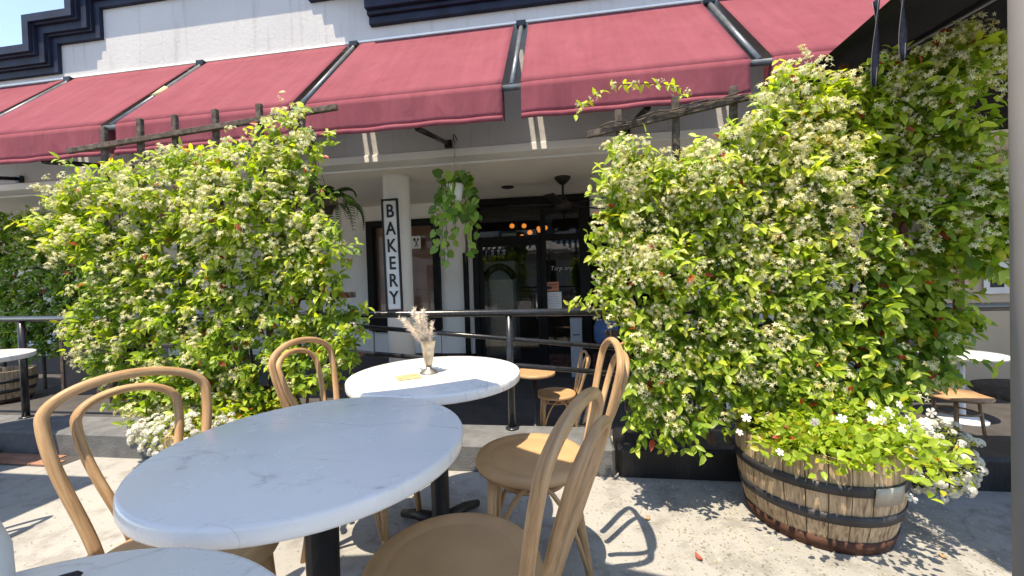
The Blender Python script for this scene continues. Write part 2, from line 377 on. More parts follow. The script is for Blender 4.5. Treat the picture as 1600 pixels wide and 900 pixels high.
# ------------------------------------------------------------------ ground, kerb, patio
GZ = -0.55
def ground():
    struct('ground', MB().add([(-60, -70, 0), (60, -70, 0), (60, 2.4, 0), (-60, 2.4, 0)], [(0, 1, 2, 3)]), 'concrete')
    struct('road', MB().add([(-60, -13, .004), (60, -13, .004), (60, -8, .004), (-60, -8, .004)], [(0, 1, 2, 3)]), 'road')
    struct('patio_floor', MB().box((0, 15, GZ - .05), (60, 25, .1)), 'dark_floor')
    struct('patio_bounce_strip', MB().box((6.3, 3.45, GZ - .04), (17.6, 1.62, .1)), 'concrete')  # pale strip added behind the kerb, bounces sunlight up to beam and ceiling
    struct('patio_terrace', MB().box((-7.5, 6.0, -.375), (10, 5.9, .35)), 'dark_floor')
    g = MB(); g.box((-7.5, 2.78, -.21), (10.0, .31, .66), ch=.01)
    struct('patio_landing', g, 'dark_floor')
    kb = struct('kerb', MB().box((-14.85, 2.46, -.215), (30.2, .33, .77), ch=.018), 'kerb')
    struct('black_kerb', MB().box((14.15, 2.463, -.214), (27.76, .33, .77), ch=.018), 'kerb_black')
    # fired brick pavers along the left kerb
    pv = struct('paver_strip', MB().box((-4.9, 2.215, .0), (3.0, .16, .006)), 'dark_floor')
    me = MB().box((0, 0, 0), (.196, .066, .014), ch=.004).mesh('paver')
    for r in range(2):
        for i in range(13):
            x = -3.55 - .2 * i - (.1 if r else 0) - (0 if r else 0)
            o = link('paver', me, 'terracotta', pv, (x, 2.18 + .072 * r, .006 + R.uniform(-.0015, .0015))); o.rotation_euler = (0, 0, R.uniform(-.012, .012))
ground()

# ------------------------------------------------------------------ building
YW, YV, ZB = 4.6, 7.2, 2.69
GAPS = [-8.85, -6.76, -4.67, -2.52, -.44, 1.62, 3.25, 5.8]
BLD = thing('bakery_building', 'white stucco bakery building with navy stepped cornice and deep shaded porch', 'building', (0, YW, 0))
def bpart(name, mb, m, label=None):
    mb.v = [(x, y - YW, z) for x, y, z in mb.v]; return obj(name, mb, m, BLD, label=label)
def building():
    p = [(-22, ZB + .06), (14, ZB + .06), (14, 5.8), (-6.74, 5.8), (-6.74, 5.10), (-7.5, 5.10), (-7.5, 4.70), (-22, 4.70)]
    bpart('front_wall', MB().prism_xz(p, YW, YW + .3), 'stucco')
    bpart('beam_trim', MB().box((-4, YW + .1, ZB + .027), (36, .26, .09), ch=.006), 'beam')
    bpart('ceiling', MB().box((-4, YW + .29 + 1.4, ZB + .03), (36, 2.66, .06)), 'ceiling')
    # layered navy cornice: three bands stepping back towards the wall
    top = [(-22, 4.575), (-7.23, 4.575), (-7.23, 4.965), (-6.52, 4.965), (-6.52, 5.37), (-3.25, 5.37)]
    def off(d): return [(x + (d if i else 0), z - d) for i, (x, z) in enumerate(top)]
    for a, b_, pr in ((0, .1, .2), (.1, .125, .16), (.125, .225, .12), (.225, .25, .085), (.25, .335, .05)):
        A, B = off(a + (.0 if a == 0 else .002)), off(b_)
        bpart('cornice_band', MB().prism_xz(A + B[::-1], YW - pr, YW + .02), 'navy')
    for k, (xa, pr) in enumerate(((-3.1, .05), (-2.98, .1), (-2.86, .16), (-2.74, .23))):
        bpart('cornice_block', MB().box(((xa - 2.335) / 2, YW - pr / 2 + .01, 5.03 + .012 * k), (-2.335 - xa, pr + .02, .6), ch=.006), 'navy')
    # long low moulding right of the blank wall
    for z0, z1, pr, x0 in ((4.33, 4.42, .06, -2.3), (4.423, 4.47, .1, -2.305), (4.473, 4.6, .15, -2.31), (4.603, 4.66, .2, -2.315), (4.663, 5.1, .26, -2.32)):
        bpart('sign_moulding', MB().box(((x0 + 8) / 2, YW - pr / 2 + .01, (z0 + z1) / 2), (8 - x0, pr + .02, z1 - z0), ch=.006), 'navy')
    bpart('awning_flashing', MB().box((-1, YW - .012, 4.165), (18, .02, .022)), 'white_trim')
    # porch back wall with openings: window (-3.77..-2.42), shop front (-1.72..0.42)
    bpart('porch_wall', MB().box((-12.9, YV + .1, (GZ + 3) / 2), (18.2, .2, 3 - GZ)), 'porch_wall')
    bpart('porch_wall', MB().box((-3.1, YV + .1, 2.66), (1.4, .2, .66)), 'porch_wall')
    bpart('porch_wall', MB().box((-2.14, YV + .1, (-.2 + 3) / 2), (.52, .2, 3.2)), 'porch_wall')
    bpart('porch_wall', MB().box((-1.79, YV + .1, (-.2 + 3) / 2), (.08, .2, 3.2)), 'porch_wall')
    bpart('porch_wall', MB().box((9.2, YV + .1, (GZ + 3) / 2), (14.5, .2, 3 - GZ)), 'porch_wall')
    bpart('porch_wall', MB().box((1.2, YV + .1, 2.55), (1.5, .2, .5)), 'porch_wall')
    bpart('wall_post', MB().box((-1.88, YV - .03, .75), (.075, .09, 1.92), ch=.006), 'frame_black')
    # interior room
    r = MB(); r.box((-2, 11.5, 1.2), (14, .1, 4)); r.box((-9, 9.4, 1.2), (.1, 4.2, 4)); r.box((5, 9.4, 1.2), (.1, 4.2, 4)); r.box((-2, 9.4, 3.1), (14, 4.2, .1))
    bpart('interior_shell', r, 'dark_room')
    # brick plinth under the shop windows
    for x0, x1 in ((-4.05, -1.94), (-.42, .94)):
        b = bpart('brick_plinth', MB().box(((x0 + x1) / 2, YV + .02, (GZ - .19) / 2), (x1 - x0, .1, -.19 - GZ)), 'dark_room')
        b1 = MB().box((0, 0, 0), (.2, .06, .06), ch=.005).mesh('brick'); b2 = MB().box((0, 0, 0), (.06, .06, .1), ch=.005).mesh('brick')
        k = 0; x = x0 + .035
        while x < x1: link('brick', b2, 'brick', b, (x, YV - .04 - YW + R.uniform(0, .004), -.245)); x += .07
        for rr in range(4):
            x = x0 + (.1 if rr % 2 else .2)
            while x < x1 - .05: link('brick', b1, 'brick', b, (x, YV - .038 - YW + R.uniform(0, .006), -.335 - .07 * rr)); x += .21
building()
def columns():
    first = None
    for x, lb in ((-2.36, 'round white porch column carrying the vertical bakery sign'), (-6.5, 'round porch column at far left behind the shaded vine'), (1.8, 'round porch column behind the right jasmine screen'), (5.9, 'round porch column at far right beyond the frame')):
        if first is None:
            first = thing('porch_column', lb, 'column', (x, 5.3, GZ), group='round columns along the porch')
            obj('shaft', MB().lathe([(.185, 0), (.183, 3.19), (.183, 3.24)], 40), 'porch_wall', first)
            obj('column_base', MB().lathe([(.23, 0), (.23, .08), (.187, .1)], 40), 'porch_wall', first)
        else: dup(first, (x, 5.3, GZ), 0, lb)
columns()
def window_left():
    t = thing('papered_window', 'shop window behind the column, covered inside with brown paper', 'window', (-3.1, YV, 0))
    f = MB()
    for s, x in ((-1, -.665), (1, .665)): obj('frame', MB().box((x, -.02, 1.33), (.13, .14, 2.12), ch=.008), 'frame_black', t)
    obj('frame', MB().box((0, -.021, 2.33), (1.2, .138, .12), ch=.008), 'frame_black', t)
    obj('frame', MB().box((0, -.021, .43), (1.2, .138, .38), ch=.008), 'frame_black', t)
    obj('pane', MB().box((0, .05, 1.45), (1.2, .008, 1.66)), 'clear', t)
    obj('paper_sheet', MB().grid(lambda u, v: (-.6 + .8 * u, .075 + .008 * math.sin(9 * u + 3 * v), .62 + 1.66 * v), 8, 8), 'brown_paper', t)
    obj('paper_sheet', MB().grid(lambda u, v: (.15 + .45 * u, .09 + .008 * math.sin(7 * u + 5 * v), .62 + 1.66 * v), 8, 8), 'brown_paper', t)
    obj('wall_below', MB().box((0, .08, -.0), (1.35, .12, .46)), 'porch_wall', t)
window_left()
def storefront():
    t = thing('shop_front', 'black framed glass shop front with door and transom lights in the porch', 'shop front', (-.65, YV, 0))
    def fr(c, d): obj('frame', MB().box(c, d, ch=.006), 'frame_black', t)
    fr((-1.02, -.02, 1.08), (.1, .14, 3.2)); fr((.98, -.02, 1.08), (.18, .14, 3.2))
    fr((.245, -.02, 1.08), (.09, .14, 3.2))
    fr((-.385, -.021, 1.93), (1.165, .135, .1)); fr((.59, -.021, 1.93), (.6, .135, .1))
    fr((-.385, -.021, 2.63), (1.165, .135, .1)); fr((.59, -.021, 2.63), (.6, .135, .1))
    fr((.59, -.021, -.14), (.6, .135, .1))
    obj('transom_pane', MB().box((-.385, .02, 2.28), (1.165, .008, .6)), 'glass', t)
    obj('transom_pane', MB().box((.59, .02, 2.28), (.6, .008, .6)), 'glass', t)
    obj('window_pane', MB().box((.59, .02, .895), (.6, .008, 1.97)), 'glass', t)
    d = obj('door', MB().box((-.93, -.03, .67), (.07, .06, 2.42)).box((.15, -.03, .67), (.08, .06, 2.42)).box((-.39, -.03, 1.84), (1.0, .055, .08)).box((-.39, -.03, -.42), (1.0, .055, .24)), 'frame_black', t)
    obj('door_pane', MB().box((-.39, -.03, .75), (1.0, .008, 2.1)), 'glass', d)
    obj('door_handle', MB().tube([(.1, -.1, .45), (.1, -.1, .9)], .014, 8), 'steel', d)
storefront()
def porch_details():
    # BAKERY sign
    s = thing('bakery_sign', 'tall white sign with black frame reading BAKERY in vertical letters on the column', 'sign', (-2.345, 5.06, 1.555))
    s.rotation_euler = (0, math.radians(-.8), 0)
    obj('board', MB().box((0, 0, 0), (.2, .02, 1.46)), 'white_paint', s)
    for c, d in (((-.106, -.008, 0), (.024, .04, 1.53)), ((.106, -.008, 0), (.024, .04, 1.53)), ((0, -.007, .755), (.188, .038, .022)), ((0, -.007, -.755), (.188, .038, .022))):
        obj('frame', MB().box(c, d, ch=.003), 'black_letter', s)
    for i, ch in enumerate("BAKERY"):
        me = text_mesh(ch, .25, .004, 0, .004)
        for v in me.vertices: v.co = Vector((v.co.x * .82, -v.co.z, v.co.y))
        link('letter', me, 'black_letter', s, (0, -.0145, .6 - .236 * i - .008))
    q = thing('eat_sign', 'small white square sign with crossed fork and spoon on the papered window', 'sign', (-2.9, YV - .1, 1.94))
    obj('board', MB().box((0, 0, 0), (.36, .015, .235), ch=.003), 'paper', q)
    me = text_mesh("at", .15, .002, .25, -.001)
    for v in me.vertices: v.co = Vector((v.co.x, -v.co.z, v.co.y))
    link('letters', me, 'black_letter', q, (-.07, -.011, -.01))
    for sg, hd in ((1, .02), (-1, .026)):
        b = MB().tube([(.1 - sg * .035, -.012, -.085), (.1 + sg * .028, -.012, .035)], .006, 6)
        b.lathe([(0, -.004), (hd, -.003), (hd, .003), (0, .004)], 12, (0, 0, 0))
        n0 = 12 * 4; b.v = b.v[:-n0] + [(.1 + sg * .035 + x * .8, -.012 + z, .055 + y * 1.2) for x, y, z in b.v[-n0:]]
        obj('spoon' if sg > 0 else 'fork', b, 'black_letter', q)
    # ceiling fan
    f = thing('ceiling_fan', 'dark bronze ceiling fan hanging from the porch ceiling', 'fan', (-.02, 5.95, ZB))
    obj('canopy', MB().lathe([(.035, -.11), (.09, -.06), (.12, -.02), (.122, 0)], 24), 'fan', f)
    obj('downrod', MB().lathe([(.018, -.3), (.018, -.1)], 12), 'fan', f)
    obj('motor', MB().lathe([(.04, -.5), (.11, -.48), (.125, -.43), (.12, -.38), (.06, -.35), (.04, -.29)], 28), 'fan', f)
    bl = MB().grid(lambda u, v: (.15 + .66 * u, (v - .5) * (.11 + .05 * u), -.415 + .02 * (v - .5)), 6, 2).mesh('blade')
    for k in range(5):
        o = link('blade', bl, 'fan', f); o.rotation_euler = (0, 0, math.radians(184 + 72 * k)); solid(o, .008)
    v = thing('ceiling_light', 'small dark round downlight set in the porch ceiling', 'light', (-.91, 6.33, ZB))
    obj('trim_ring', MB().lathe([(.1, -.012), (.105, -.006), (.105, 0)], 24), 'fan', v)
    obj('lens', MB().lathe([(0, -.016), (.07, -.0145), (.09, -.0125)], 24), 'dark_room', v)
    # pendants inside
    spots = [(-1.22, 2.43), (-.97, 2.46), (-.64, 2.42), (-.81, 2.26), (-.47, 2.39), (-1.06, 2.24), (-.58, 2.3)]
    LB = ['leftmost glowing amber pendant lamp behind the transom glass', 'amber pendant lamp hanging highest, second from left behind the transom', 'amber pendant lamp in the upper row just left of the door mullion', 'amber pendant lamp hanging lowest in the middle of the cluster', 'rightmost amber pendant lamp behind the transom mullion', 'amber pendant lamp hanging lowest at the left of the cluster', 'amber pendant lamp low on the right of the cluster']
    for i, (x, z) in enumerate(spots):
        p = thing('pendant_lamp', LB[i], 'lamp', (x, 9.0 + .3 * (i % 3), z), group='amber pendant lamps inside the bakery')
        obj('shade', MB().lathe([(.04, -.045), (.06, 0), (.045, .04), (.018, .055)], 14), 'bulb', p)
        obj('cord', MB().tube([(0, 0, .06), (0, 0, 3.05 - z)], .006, 5), 'black_metal', p)
    # fridge inside by the door
    g = thing('display_fridge', 'tall pale display fridge with arched dark header inside the doorway', 'fridge', (-1.3, 7.55, GZ))
    obj('body', MB().box((0, .25, 1.05), (.62, .5, 2.1), ch=.02), 'grey_box', g)
    obj('door', MB().box((.02, -.03, .95), (.5, .04, 1.6), ch=.01), 'steel', g)
    obj('header', MB().tube([(-.3 + .6 * k / 12, -.04, 1.75 + .24 * math.sin(PI * k / 12) ** .7) for k in range(13)], .07, 8), 'black_metal', g)
    obj('shelf', MB().box((.0, -.06, 1.1), (.42, .02, .03)), 'dark_room', g)
    mb = thing('menu_board', 'pale round-cornered board hanging inside above the door', 'board', (-1.24, 8.6, 2.12))
    obj('board', MB().box((0, 0, 0), (.32, .02, .2), ch=.008), 'far_wall', mb)
    obj('hanger', MB().tube([(0, 0, .1), (0, 0, .95)], .004, 5), 'black_metal', mb)
    # notices on the window
    o = thing('orange_notice', 'small orange printed notice stuck on the shop window', 'notice', (-.27, YV - .005, 1.03))
    obj('sheet', MB().box((0, 0, 0), (.25, .004, .17)), 'orange_print', o)
    obj('print', MB().box((-.05, -.004, -.02), (.09, .002, .05)).box((.02, -.004, .035), (.17, .002, .012)).box((.05, -.004, -.01), (.09, .002, .01)), 'black_letter', o)
    o = thing('white_notice', 'white sheet of printed notes below the orange notice', 'notice', (-.245, YV - .005, .75))
    obj('sheet', MB().box((0, 0, 0), (.29, .004, .36)), 'paper', o)
    b = MB()
    for k in range(9): b.box((R.uniform(-.02, .02), -.004, .13 - .032 * k), (R.uniform(.12, .22), .002, .007))
    obj('print', b, 'grey_box', o)
    me = text_mesh("Tarp any", .115, .001, .2, -.002)
    for v in me.vertices: v.co = Vector((v.co.x, -v.co.z, v.co.y))
    o = link('window_lettering', me, 'far_wall', None, (-.09, YV + .008, 1.36)); tag(o, 'white handwritten words on the shop window glass', 'lettering')
    # grey bin
    o = thing('grey_pedestal', 'pale grey upright pedestal box beside the shop window', 'pedestal', (.14, YV - .28, GZ))
    obj('body', MB().box((0, 0, .5), (.2, .2, 1.0), ch=.01), 'grey_box', o)
    obj('slot', MB().box((0, -.101, .74), (.12, .008, .018)), 'black_letter', o); obj('lid', MB().box((0, 0, 1.01), (.21, .21, .025), ch=.006), 'grey_box', o)
    o = thing('blue_bag', 'blue cloth bag hanging beside the jasmine behind the railing', 'bag', (.62, 6.6, .05))
    obj('body', MB().lathe([(.13, 0), (.19, .08), (.2, .3), (.15, .42)], 16), 'blue_cloth', o)
    obj('handle', MB().tube([(-.1, 0, .4), (-.09, 0, .58), (0, 0, .66), (.09, 0, .58), (.1, 0, .4)], .012, 6), 'blue_cloth', o)
    # right background papers on wall
    o = thing('wall_papers', 'white papers pinned on the beige wall at far right', 'notice', (5.62, 6.0, 1.0))
    obj('sheet', MB().box((0, -.01, 0), (.3, .004, .42)), 'paper', o); obj('sheet', MB().box((.27, -.012, .02), (.24, .004, .38)), 'paper', o); obj('picture', MB().box((.0, -.0145, -.07), (.16, .002, .11)), 'black_letter', o)
    bw = MB().box((7.5, 6.1, 1.0), (5.0, .16, 3.2)); w_ = obj('side_wall', bw, 'beige_wall'); tag(w_, 'beige side wall of the porch behind the right-hand tables', 'wall')
porch_details()

# ------------------------------------------------------------------ awnings
def awnings():
    names = ['leftmost burgundy awning panel, cut by the left frame edge', 'burgundy awning panel with yellow tape on its pipe, above the far left vine', 'burgundy awning panel above the left trellis posts', 'burgundy awning panel above the bakery sign and pothos', 'burgundy awning panel above the right trellis posts', 'rightmost burgundy awning panel beside the black umbrella']
    for i in range(6):
        x0, x1 = GAPS[i] + .085, GAPS[i + 1] - .085
        xm = (x0 + x1) / 2; wd = x1 - x0
        t = thing('awning', names[i] if i else names[0], 'awning', (xm, YW, 0), group='burgundy awning panels along the front')
        ph = R.uniform(0, 6)
        def top(u, v):
            sag = .022 * math.sin(PI * u) * math.sin(PI * v) + .004 * math.sin(11 * u + ph) * math.sin(PI * v)
            return ((u - .5) * wd, -.02 - 1.11 * (1 - v), 2.91 + 1.23 * (1 - (1 - v)) - sag)
        solid(obj('canopy', MB().grid(top, 24, 12), 'awning', t), .004)
        def val(u, v):
            e = .012 * math.sin(26 * u + ph) * (1 - v) + .01 * math.sin(9 * u + ph * 2) * (1 - v) + .012 * (math.exp(-u * 30) * math.sin(40 * v) + math.exp(-(1 - u) * 30) * math.sin(38 * v))
            return ((u - .5) * wd, -1.133 + e * .7, 2.625 + .283 * v)
        solid(obj('valance', MB().grid(val, 48, 6), 'awning', t), .004)
        def hem(u, v):
            e = .012 * math.sin(26 * u + ph) + .01 * math.sin(9 * u + ph * 2)
            return ((u - .5) * wd, -1.138 + e * .7 - .006 * math.sin(PI * v), 2.585 + .045 * v)
        solid(obj('hem', MB().grid(hem, 48, 2), 'awning', t), .01)
        # closed ends of the valance
        for s in (-1, 1): obj('end_flap', MB().box((s * (wd / 2 - .004), -1.05, 2.77), (.004, .15, .26)), 'awning', t)
        pm = MB()
        pm.tube([(-wd / 2 - .17, -1.1, 2.885), (wd / 2 + .0, -1.1, 2.885)], .026, 10)
        obj('front_pipe', pm, 'pipe', t)
        obj('side_pipe', MB().tube([(wd / 2 + .085, -1.1, 2.9), (wd / 2 + .085, -.03, 4.1)], .026, 10), 'pipe', t)
        if i == 2:
            pass
        obj('wall_bracket', MB().box((wd / 2 + .085, -.03, 4.13), (.11, .06, .07), ch=.006), 'black_metal', t)
        ax = .12 if i != 5 else .0
        obj('arm', MB().tube([(ax + .02, -1.09, 2.6), (ax, -.05, 2.82)], .027, 8), 'black_metal', t)
        obj('arm_plate', MB().box((ax, -.025, 2.82), (.09, .05, .09), ch=.006), 'black_metal', t)
        if i == 1:
            a = Vector((wd / 2 + .085, -1.1, 2.9)); b = Vector((wd / 2 + .085, -.03, 4.1))
            obj('tape', MB().tube([a.lerp(b, .42), a.lerp(b, .56)], .036, 10), plain("yellow_tape", (.6, .5, .25), .6), t)
awnings()

# ------------------------------------------------------------------ railing
def railing():
    t = thing('railing', 'black pipe railing with three rails on the kerb in front of the porch', 'railing', (-.385, 2.55, .17))
    X0, X1 = -9.0, 5.6
    zt = lambda x: .957 - .0068 * (x + 2) - .17
    obj('top_rail', MB().tube([(X0 + .385, 0, zt(X0)), (-2, 0, zt(-1.6)), (X1 + .385, 0, zt(X1))], .024, 14), 'rail', t)
    zm = lambda x: .863 - .0935 * (x + 1.45) - .17
    zl = lambda x: .679 - .081 * (x + 1.5) - .17
    obj('middle_rail', MB().tube([(-2.35, .03, zm(-2.74)), (1.6, .03, zm(1.2))], .016, 10), 'rail', t)
    obj('lower_rail', MB().tube([(-2.35, .03, zl(-2.74)), (1.6, .03, zl(1.2))], .017, 10), 'rail', t)
    for x in (-8.2, -6.2, -4.35, -2.35, -.385, 1.6, 3.6, 5.5):
        p = obj('post', MB().tube([(x + .385, .005, 0), (x + .385, .005, zt(x) - .02)], .0235, 12), 'rail', t)
        obj('foot_plate', MB().lathe([(.045, 0), (.045, .008), (.028, .014)], 16, (x + .385, .005, 0)), 'rail', p)
railing()

# ------------------------------------------------------------------ tables
def make_table():
    t = thing('cafe_table', '', 'table')
    obj('tabletop', MB().lathe([(0, .711), (.372, .711), (.379, .714), (.381, .72), (.381, .743), (.378, .7485), (.372, .75), (0, .75)], 72), 'marble', t)
    obj('mounting_plate', MB().lathe([(.05, .68), (.17, .7), (.17, .7105)], 24), 'iron', t)
    obj('pedestal', MB().lathe([(.062, .03), (.05, .07), (.04, .1), (.041, .4), (.043, .56), (.052, .575), (.054, .6), (.043, .615), (.046, .64), (.058, .66), (.06, .69)], 24, flute=.1), 'iron', t)
    ft = MB()
    for k in range(4):
        a = PI / 4 + PI / 2 * k
        obj('foot', MB().tube([(.04 * math.cos(a), .04 * math.sin(a), .065), (.16 * math.cos(a), .16 * math.sin(a), .05), (.26 * math.cos(a), .26 * math.sin(a), .022)], [.03, .025, .018], 8), 'iron', t)
    return t
TB = [((-.663, .944), 0, 'round white marble-topped table in the shade between the bentwood chairs'), ((-.598, 1.697), 1.9, 'round white table in full sun holding the pewter vase'), ((-.585, .15), 4.0, 'nearest round white table cut off by the bottom frame edge'), ((-4.13, 2.06), 2.6, 'round white table at the far left edge by the railing')]
tab0 = make_table()
for i, ((x, y), rz, lb) in enumerate(TB):
    if i == 0: tab0.location = (x, y, 0); tab0['label'] = lb; tab0['group'] = 'round white pedestal tables'
    else: dup(tab0, (x, y, 0), rz, lb)

# ------------------------------------------------------------------ bentwood chairs (facing +x)
def bow(hb, hm, zm, zt, xb, k, n=14, zb=.445):
    P = []
    for i in range(n):
        t = i / n; z = zb + (zm - zb) * t
        h = hb + (hm - hb) * .5 * (3 * t * t - 2 * t ** 3) + (hm - hb) * .5 * math.sin(t * PI / 2); P.append((h, z))
    for i in range(n + 1):
        a = PI / 2 * i / n; P.append((hm * math.cos(a), zm + (zt - zm) * math.sin(a)))
    L = [(xb - k * (z - zb), h, z) for h, z in P]
    return L + [(x, -y, z) for x, y, z in L[::-1][1:]]
def make_chair():
    t = thing('bentwood_chair', '', 'chair')
    st = obj('seat', MB().lathe([(0, .448), (.19, .448), (.2, .446), (.2, .46), (.155, .463), (0, .459)], 48), 'seatwood', t)
    obj('seat_rim', MB().lathe([(.196, .438), (.214, .44), (.219, .452), (.214, .467), (.2, .472), (.17, .468), (.163, .4645)], 48), 'bentwood', t)
    obj('outer_bow', MB().tube(bow(.112, .182, .82, .906, -.226, .235), .014, 14), 'bentwood', t)
    obj('inner_bow', MB().tube(bow(.04, .115, .79, .857, -.232, .33), .012, 14), 'bentwood', t)
    for sx, sy in ((1, 1), (1, -1), (-1, 1), (-1, -1)):
        a, b = ((.14, .12), (.165, .155)) if sx > 0 else ((-.15, .115), (-.215, .165))
        obj('leg', MB().tube([(a[0], sy * a[1], .447), ((a[0] * .7 + b[0] * .3), sy * (a[1] * .7 + b[1] * .3), .3), (b[0], sy * b[1], 0)], [.0185, .017, .0125], 10), 'bentwood', t)
    obj('stretcher_ring', MB().tube([(.125 * math.cos(2 * PI * k / 28) - .003, .118 * math.sin(2 * PI * k / 28), .375) for k in range(28)], .0095, 8, closed=True), 'bentwood', t)
    for s in (-1, 1):
        obj('brace', MB().tube([(-.19 + .345 * k / 12, s * (.158 - .035 * math.sin(PI * k / 12)), .13 + .28 * math.sin(PI * k / 12) ** .8) for k in range(13)], .009, 8), 'bentwood', t)
    return t
CH = [((-1.01, .885), -.38, 0, 'bentwood chair at the left of the shaded marble table'), ((-.90, 1.625), -.08, 0, 'bentwood chair at the left end of the sunny table, before the left jasmine'),
      ((-.292, .905), 2.82, 0, 'nearest bentwood chair, cut by the bottom edge, right of the shaded table'), ((-.158, 1.52), 3.22, 0, 'bentwood chair with half-sunlit seat right of the sunny table'),
      ((-.15, 4.28), 3.3, GZ, 'bentwood chair in the dark patio beyond the railing'), ((-3.17, 1.25), 3.0, 0, 'bentwood chair out of frame at left whose shadow falls on the concrete')]
ch0 = make_chair()
for i, ((x, y), th, z, lb) in enumerate(CH):
    if i == 0: ch0.location = (x, y, z); ch0.rotation_euler = (0, 0, th); ch0['label'] = lb; ch0['group'] = 'bentwood cafe chairs'
    else: dup(ch0, (x, y, z), th, lb)

# ------------------------------------------------------------------ leaves and flowers
LIME, MID, DARK, RED, YEL = (.5, .57, .075), (.29, .41, .05), (.095, .195, .025), (.36, .06, .025), (.42, .40, .05)
def leaf_tpl(nseg=3):
    V = [(0, 0, 0), (.33, 0, -.02), (.68, 0, -.01), (1, 0, -.1), (.30, .5, .1), (.68, .4, .06), (.30, -.5, .1), (.68, -.4, .06)]
    F = [(0, 1, 4), (1, 2, 5, 4), (2, 3, 5), (0, 6, 1), (1, 6, 7, 2), (2, 7, 3)]
    return np.array(V), F
def heart_tpl():
    V = [(0, 0, 0), (.35, 0, -.05), (.7, 0, -.05), (1, 0, -.16), (-.12, .3, .02), (.12, .55, .04), (.5, .5, 0), (.8, .24, -.06), (-.12, -.3, .02), (.12, -.55, .04), (.5, -.5, 0), (.8, -.24, -.06)]
    F = [(0, 5, 4), (0, 1, 6, 5), (1, 2, 7, 6), (2, 3, 7), (0, 8, 9), (0, 9, 10, 1), (1, 10, 11, 2), (2, 11, 3)]
    return np.array(V), F
def flower_tpl():
    V = [(0, 0, 0)]; F = []
    for k in range(5):
        a = 2 * PI * k / 5; n0 = len(V)
        for r, da, z in ((.42, -.34, .1), (1, .1, .02), (.5, .42, .12)): V.append((r * math.cos(a + da), r * math.sin(a + da), z))
        F.append((0, n0, n0 + 1, n0 + 2))
    V.append((0, 0, -.9)); n0 = len(V) - 1
    F.append((0, n0, 1)); F.append((0, n0, 7))
    return np.array(V), F
def frame_of(d, nrm):
    d = d / (np.linalg.norm(d, axis=1, keepdims=True) + 1e-9)
    y = np.cross(nrm, d); y /= (np.linalg.norm(y, axis=1, keepdims=True) + 1e-9)
    z = np.cross(d, y); return np.stack([d, y, z], 2)
def inst_mesh(name, tpl, pos, Rm, scl, tint, mat):
    V, F = tpl; n = len(pos); k = len(V)
    P = np.einsum('nij,nkj->nki', Rm, V[None] * scl[:, None, :]) + pos[:, None, :]
    P = P.reshape(-1, 3)
    me = bpy.data.meshes.new(name)
    lens = np.array([len(f) for f in F]); base = np.concatenate([np.array(f) for f in F])
    L = (base[None] + (np.arange(n) * k)[:, None]).ravel()
    tot = np.tile(lens, n); st = np.concatenate([[0], np.cumsum(tot)[:-1]])
    me.vertices.add(n * k); me.vertices.foreach_set("co", P.ravel().astype(np.float32))
    me.loops.add(len(L)); me.loops.foreach_set("vertex_index", L.astype(np.int32))
    me.polygons.add(len(tot)); me.polygons.foreach_set("loop_start", st.astype(np.int32)); me.polygons.foreach_set("loop_total", tot.astype(np.int32))
    me.polygons.foreach_set("use_smooth", np.ones(len(tot), bool))
    ca = me.color_attributes.new("tint", 'FLOAT_COLOR', 'POINT')
    col = np.repeat(np.c_[tint, np.ones(n)], k, 0); ca.data.foreach_set("color", col.ravel().astype(np.float32))
    me.materials.append(M[mat]); me.update(calc_edges=True); me.validate(); return me
def one_mesh(name, tpl, tint, mat): return inst_mesh(name, tpl, np.zeros((1, 3)), np.eye(3)[None], np.ones((1, 3)), np.array([tint]), mat)
LEAF, HEART, FLOWER = leaf_tpl(), heart_tpl(), flower_tpl()
LEAFM = [(c, one_mesh('leaf', LEAF, c, 'leaf')) for c in (LIME, MID, DARK, RED, YEL, (.38, .49, .062), (.18, .3, .038))]
def cluster_arrays(n, rng, size=.011):
    m = 8
    o = rng.normal(0, 1, (n, m, 3)); o /= np.linalg.norm(o, axis=2, keepdims=True)
    return o
def cluster_mesh(seed, fl=10, rad=.024, fs=.0112):
    r = np.random.default_rng(seed)
    d = r.normal(0, 1, (fl, 3)); d[:, 2] = np.abs(d[:, 2]) * .7 + .35; d /= np.linalg.norm(d, axis=1, keepdims=True)
    pos = d * rad * r.uniform(.6, 1.2, (fl, 1)); pos[:, :2] *= 1.35
    fr = frame_of(np.cross(d, r.normal(0, 1, (fl, 3))), d); s = np.repeat(r.uniform(.85, 1.2, (fl, 1)) * fs, 3, 1)
    tint = np.array([.9, .89, .6]) * r.uniform(.86, 1.05, (fl, 1)); tint[r.random(fl) < .3] = (.6, .56, .2)
    return pos, fr, s, tint
CLD = [cluster_mesh(100 + k) for k in range(6)]
CLM = [inst_mesh('flower_cluster', FLOWER, *c, 'petal') for c in CLD]
def inside(P, poly):
    x, y = P[:, 0], P[:, 1]; r = np.zeros(len(P), bool); n = len(poly)
    for i in range(n):
        x1, y1 = poly[i]; x2, y2 = poly[(i + 1) % n]
        c = ((y1 > y) != (y2 > y)) & (x < (x2 - x1) * (y - y1) / (y2 - y1 + 1e-12) + x1); r ^= c
    return r
def edge_dist(P, poly):
    d = np.full(len(P), 9.)
    for i in range(len(poly)):
        a = np.array(poly[i]); b = np.array(poly[(i + 1) % len(poly)]); ab = b - a
        t = np.clip(((P - a) @ ab) / (ab @ ab + 1e-12), 0, 1); d = np.minimum(d, np.linalg.norm(P - a - t[:, None] * ab, axis=1))
    return d
